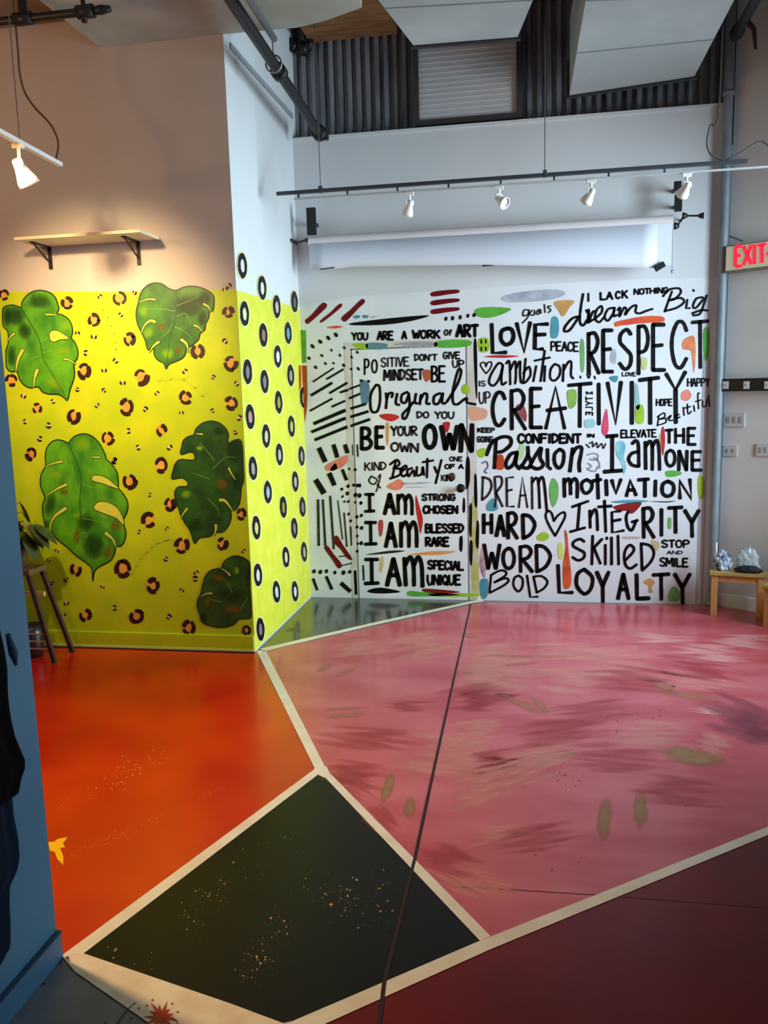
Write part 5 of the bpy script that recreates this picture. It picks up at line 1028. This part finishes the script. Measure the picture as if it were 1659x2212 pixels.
# -- hook rail and wall plates on the right wall -------------------
PH = Plane(PR.p+nn*.075, nn); h0, h1 = PH.at(1546, 819), PH.at(1546, 846); hx = PH.at(1720, 819)
hr = empty('hook_rail', (h0.x, h0.y, (h0.z+h1.z)/2), 'black strip with small pale squares on the wall below the exit sign', 'hook rail')
g = MB(); g.prism([vq(h0, h1.z), vq(hx, h1.z), vq(hx, h0.z), vq(h0, h0.z)], -nn*.03); g.build('rail_board', BLKM, hr, .002)
for px_ in (1567, 1612, 1657):
    p0, p1 = PH.at(px_-6, 824, .004), PH.at(px_+6, 840, .004)
    g = MB(); g.prism([vq(p0, p1.z), vq(p1, p1.z), vq(p1, p0.z), vq(p0, p0.z)], -nn*.005); g.build('pale_square', mat('hook_plate_pale', (196, 196, 198), .5), hr, .001)
    g = MB(); c = (p0+p1)/2; g.tube([c, c+nn*.02, c+nn*.025+Vector((0, 0, .01))], .003, 6); g.build('hook', mat('chrome_hook', (150, 150, 154), .3, metal=.8), hr)
for (x0, y0, x1, y1, lab, lbl) in ((1564, 892, 1608, 922, 'wide pale grey panel on the wall below the black strip', 'panel'), (1562, 962, 1592, 986, 'small pale switch plate on the wall, left of two below the wide panel', 'switch'), (1634, 958, 1662, 986, 'small pale switch plate near the right edge of the photo', 'switch')):
    p0, p1 = PR.at(x0, y0, .012), PR.at(x1, y1, .012)
    e = empty('wall_plate' if lbl == 'switch' else 'wall_panel', (p0.x, p0.y, p1.z), lab, lbl)
    g = MB(); g.prism([vq(p0, p1.z), vq(p1, p1.z), vq(p1, p0.z), vq(p0, p0.z)], -nn*.013); g.build('plate', mat('plate_grey', (192, 192, 190), .5), e, .002)
    w_ = (x1-x0)
    for k in ((.3, .7) if lbl == 'switch' else (.2, .5, .8)):
        q0, q1 = PR.at(x0+w_*(k-.07), y0+8, .015), PR.at(x0+w_*(k+.07), y1-8, .015); g = MB(); g.prism([vq(q0, q1.z), vq(q1, q1.z), vq(q1, q0.z), vq(q0, q0.z)], -nn*.004); g.build('toggle' if lbl == 'switch' else 'slot', mat('toggle_grey', (150, 150, 148), .5), e)

# -- stools with the bits on top -----------------------------------
WOOD = mat('honey_pine', (214, 160, 96), .5, rgb2=(196, 136, 74), scale=14, stretch=(1, 1, .15)); WOODD = mat('pine_seat', (180, 150, 84), .5, rgb2=(160, 128, 66), scale=10)
def stool(fl_, fr_, dep, h, label, group):
    fl_, fr_ = Vector(fl_), Vector(fr_); t = (fr_-fl_).normalized(); bk = Vector((-t.y, t.x, 0))
    e = empty('low_stool', (fl_+fr_)/2+bk*dep/2, label, 'stool', group)
    for p in (fl_, fr_, fl_+bk*dep, fr_+bk*dep):
        g = MB(); a = .022
        g.prism([p-t*a-bk*a, p+t*a-bk*a, p+t*a+bk*a, p-t*a+bk*a], (0, 0, h-.03)); g.build('leg', WOOD, e, .003)
    g = MB(); o = .035; c = [fl_-t*o-bk*o, fr_+t*o-bk*o, fr_+bk*dep+t*o+bk*o*.6, fl_+bk*dep-t*o+bk*o*.6]
    g.prism([Vector((q.x, q.y, h-.028)) for q in c], (0, 0, .028)); g.build('seat', WOODD, e, .004)
    for p, q in ((fl_, fr_), (fl_+bk*dep, fr_+bk*dep)):
        g = MB(); g.prism([p+t*.02-bk*.008+Vector((0, 0, h-.075)), q-t*.02-bk*.008+Vector((0, 0, h-.075)), q-t*.02+bk*.008+Vector((0, 0, h-.075)), p+t*.02+bk*.008+Vector((0, 0, h-.075))], (0, 0, .05)); g.build('apron', WOOD, e, .002)
    return e
s_l, s_r = PF.at(1541, 1329), PF.at(1641, 1336); hz = .335
st1 = stool(s_l, s_r, .085, hz, 'low pine stool beside the grey column, cluttered with cloth and a black pouch', 'pine stools along the right wall')
s_3 = PF.at(1657, 1354); st2 = stool(s_3, s_3+Vector((.26, -.14, 0)), .10, .30, 'second pine stool, mostly cut off by the right edge', 'pine stools along the right wall')
def lump(name, loc, sz, m_, label, cat, seed, rough=.25, rotz=0, freq=3):
    bm = bmesh.new(); bmesh.ops.create_icosphere(bm, subdivisions=4, radius=1)
    for v in bm.verts:
        n_ = mnoise.noise(v.co*freq+Vector((seed, 0, 0)))*rough+mnoise.noise(v.co*freq*2.3+Vector((seed, 3, 0)))*rough*.4
        v.co *= 1+n_
        v.co = Vector((v.co.x*sz[0], v.co.y*sz[1], max(v.co.z, -.55)*sz[2]))
    zmin = min(v.co.z for v in bm.verts)
    for v in bm.verts: v.co.z -= zmin
    bmesh.ops.rotate(bm, verts=bm.verts, cent=(0, 0, 0), matrix=Matrix.Rotation(rotz, 3, 'Z'))
    me = bpy.data.meshes.new(name); bm.to_mesh(me); bm.free(); me.materials.append(m_)
    for p in me.polygons: p.use_smooth = True
    o = bpy.data.objects.new(name, me); COL.objects.link(o); o.location = loc
    return props(o, label, cat)
t_ = (s_r-s_l).normalized(); b_ = Vector((-t_.y, t_.x, 0)); rz = math.atan2(t_.y, t_.x)
def on(k, d, z=hz): p = s_l+(s_r-s_l)*k+b_*d; return (p.x, p.y, z)
SC = mat('blue_white_cloth', (206, 216, 226), .8, rgb2=(34, 58, 110), scale=26); 
lump('patterned_scarf', on(.16, .05), (.058, .05, .085), SC, 'crumpled blue and white cloth at the left end of the stool', 'cloth', 2.2, .45, rz)
lump('plastic_bag', on(.72, .072, hz), (.072, .026, .105), mat('clear_bag_plastic', (214, 226, 226), .2, trans=.35, spec=.6), 'pale translucent plastic bag behind the black pouch on the stool', 'bag', 5.1, .4, rz)
lump('black_pouch', on(.72, -.010), (.088, .026, .034), mat('black_pouch_fabric', (12, 12, 18), .7), 'flat black pouch lying on the front of the stool', 'pouch', 8.3, .25, rz)
g = MB(); c = Vector(on(.02, .115)); g.lathe([(0, 0), (.011, 0), (.011, .10), (.009, .13), (.007, .19), (0, .192)], c, (0, 0, 1), 12)
ca = g.build('white_bottle', mat('white_bottle_plastic', (234, 222, 220), .4), None); props(ca, 'small slim white bottle standing at the back left of the stool', 'bottle')

# -- plant on its stand, half behind the blue wall -------------------
YS = 4.84; ps = yplane(YS)
tp, ft = ps.at(80, 1232), ps.at(128, 1402)
sc = Vector((tp.x-.16, YS, 0)); hs_ = .58
pst = empty('plant_stand', (sc.x, sc.y, 0), 'dark wooden splayed-leg plant stand behind the blue wall end', 'plant stand')
DWD = mat('dark_walnut', (62, 34, 22), .5, rgb2=(44, 24, 16), scale=12)
g = MB(); g.box(sc.x-.17, sc.x+.17, YS-.10, YS+.10, hs_, hs_+.035); g.build('stand_top', mat('brown_stand_top', (96, 72, 34), .5), pst, .004)
for sx in (-1, 1):
    for sy in (-1, 1):
        a = Vector((sc.x+sx*.145, YS+sy*.075, hs_)); b = Vector((sc.x+sx*.30, YS+sy*.11, 0)); g = MB(); w_ = .013
        g.prism([b+Vector((-w_, -w_, 0)), b+Vector((w_, -w_, 0)), b+Vector((w_, w_, 0)), b+Vector((-w_, w_, 0))], a-b); g.build('leg', DWD, pst)
for zz_, hw in ((.09, .27), (.14, .26), (.19, .245)):
    g = MB(); g.tube([(sc.x-hw, YS-.1, zz_), (sc.x+hw, YS-.1, zz_)], .006, 6); g.build('rung', mat('pale_rung', (186, 160, 96), .6), pst)
g = MB(); g.box(sc.x-.20, sc.x+.20, YS-.01, YS+.01, .42, .45); g.build('rung', MATS['pale_rung'], pst)
# pot under the stand and pot on top
POTD = mat('dark_glazed_pot', (34, 26, 30), .35)
g = MB(); g.lathe([(0, 0), (.06, 0), (.08, .08), (.085, .16), (.07, .22), (.06, .22), (.055, .20), (0, .20)], (sc.x+.07, YS+.01, .0), (0, 0, 1), 24)
props(g.build('round_vase', POTD, None), 'dark round pot on the floor under the plant stand', 'pot')
pp = empty('potted_plant', (sc.x, YS, hs_+.035), 'leafy dark green plant on the stand, mostly hidden behind the blue wall', 'plant')
g = MB(); g.lathe([(0, 0), (.07, 0), (.095, .13), (.10, .15), (.088, .15), (.085, .13), (0, .13)], (sc.x, YS, hs_+.035), (0, 0, 1), 22); g.build('pot', mat('brown_clay_pot', (92, 66, 40), .6), pp)
rp_ = random.Random(5); PL = mat('plant_leaf_dark', (52, 70, 18), .5, rgb2=(38, 40, 14), scale=14); PL2 = mat('plant_leaf_olive', (118, 112, 24), .5, rgb2=(84, 84, 20), scale=14)
base = Vector((sc.x-.05, YS, hs_+.16))
for k in range(46):
    az = rp_.uniform(0, 2*math.pi); L_ = rp_.uniform(.16, .36); up_ = rp_.uniform(.15, 1.2); dr = Vector((math.cos(az), math.sin(az)*.42, 0))
    st = [base, base+dr*L_*.35+Vector((0, 0, L_*up_*.7)), base+dr*L_*.7+Vector((0, 0, L_*up_*.85))]
    g = MB(); g.tube(cr3(st, 4), .0025, 5); g.build('leaf_stem', PL, pp)
    tipb = st[-1]; dl = (dr*.8+Vector((0, 0, -rp_.uniform(-.1, .9)))).normalized(); sd_ = dl.cross(Vector((0, 0, 1))).normalized()
    ln = rp_.uniform(.10, .19); wd = ln*rp_.uniform(.28, .42); vs_ = []; rows = 7
    for j in range(rows+1):
        t = j/rows; w_ = wd*math.sin(math.pi*min(1, t*.95+.04))**.8; c = tipb+dl*ln*t+Vector((0, 0, -.05*t*t))
        vs_ += [c-sd_*w_, c+Vector((0, 0, -.006)), c+sd_*w_]
    g = MB(); g.add(vs_, [(3*j+q, 3*j+q+1, 3*j+q+4, 3*j+q+3) for j in range(rows) for q in (0, 1)], smooth=True)
    g.build('leaf', PL if rp_.random() < .65 else PL2, pp)

# -- clothes hanging on the blue wall --------------------------------
def garment(name, prof, x_in, thick, m_, label, y_w, seed, par=None):
    """prof: (z, y_edge) list from bottom to top; hangs flat against the blue wall"""
    prof = sorted(prof); zs = [p[0] for p in prof]; rows = 40; seg = 48; vs_ = []; rg = random.Random(seed)
    ph = [rg.uniform(0, 6.28) for _ in range(4)]
    for i in range(rows+1):
        z = zs[0]+(zs[-1]-zs[0])*i/rows
        for a_, b__ in zip(prof, prof[1:]):
            if a_[0] <= z <= b__[0]: yE = a_[1]+(b__[1]-a_[1])*(z-a_[0])/max(1e-6, b__[0]-a_[0]); break
        yC, hw = yE-y_w/2-.0, y_w/2
        yC = (yE+(yE-y_w))/2
        for k in range(seg):
            q = 2*math.pi*k/seg; cx_, sx_ = math.cos(q), math.sin(q)
            fold = 1+.10*math.sin(q*7+ph[0]+z*3)+.06*math.sin(q*13+ph[1]-z*5)
            yy = yC+hw*(abs(cx_)**.7)*(1 if cx_ > 0 else -1)
            xx = x_in+thick*.5+thick*.5*(abs(sx_)**.6)*(1 if sx_ > 0 else -1)*(fold if sx_ > 0 else 1)
            vs_.append((xx, yy, z+.012*math.sin(q*3+ph[2])*(1 if i == 0 else 0)))
    g = MB(); g.add(vs_, [(i*seg+k, i*seg+(k+1) % seg, (i+1)*seg+(k+1) % seg, (i+1)*seg+k) for i in range(rows) for k in range(seg)], smooth=True)
    g.add(vs_[:seg], [tuple(range(seg))[::-1]]); g.add(vs_[-seg:], [tuple(range(seg))])
    o = g.build(name, m_, par)
    if label: props(o, label, 'clothing', None)
    return o
PG = Plane((XN+.08, 0, 0), (1, 0, 0))
def gz(*l): return [(PG.at(*q).z, PG.at(*q).y) for q in l]
jk = empty('hanging_jacket', (XN, 1.65, 1.55), 'black jacket hanging on the blue wall at the left edge', 'clothing')
bp_ = gz((36, 1692), (42, 1672), (53, 1640), (42, 1615), (28, 1580), (20, 1540), (15, 1500), (13, 1440), (6, 1400), (-8, 1340))
bp_ = sorted(bp_); garment('jacket_body', bp_+[(1.42, bp_[-1][1]-.03), (1.5, bp_[-1][1]-.12)], XN+.004, .11, mat('black_jacket_cloth', (4, 4, 6), .9, spec=.1), None, .42, 3, jk)
c_ = gz((15, 1385), (22, 1420), (25, 1440)); g = MB()
sl = [Vector((XN+.10, y_, z_)) for z_, y_ in gz((2, 1370), (14, 1410), (20, 1436))]
g.tube(sl, [.006, .012, .004], 10); g.build('blue_sleeve_tip', mat('dark_blue_sleeve', (30, 62, 96), .8), jk)
g = MB(); g.tube([(XN, 1.62, 1.56), (XN+.06, 1.62, 1.56), (XN+.07, 1.62, 1.59)], .007, 8); g.build('wall_hook', mat('chrome_hook', (150, 150, 154), .3, metal=.8), jk)
np_ = sorted(gz((31, 2040), (31, 1990), (29, 1940), (30, 1905), (47, 1870), (51, 1840), (48, 1800), (40, 1760), (36, 1715), (35, 1702)))
garment('hanging_trousers', np_, XN+.006, .085, mat('navy_denim', (8, 32, 56), .9, spec=.15, rgb2=(6, 24, 44), scale=6, stretch=(1, 5, .6)), 'dark navy trousers hanging below the black jacket on the blue wall', .36, 9)
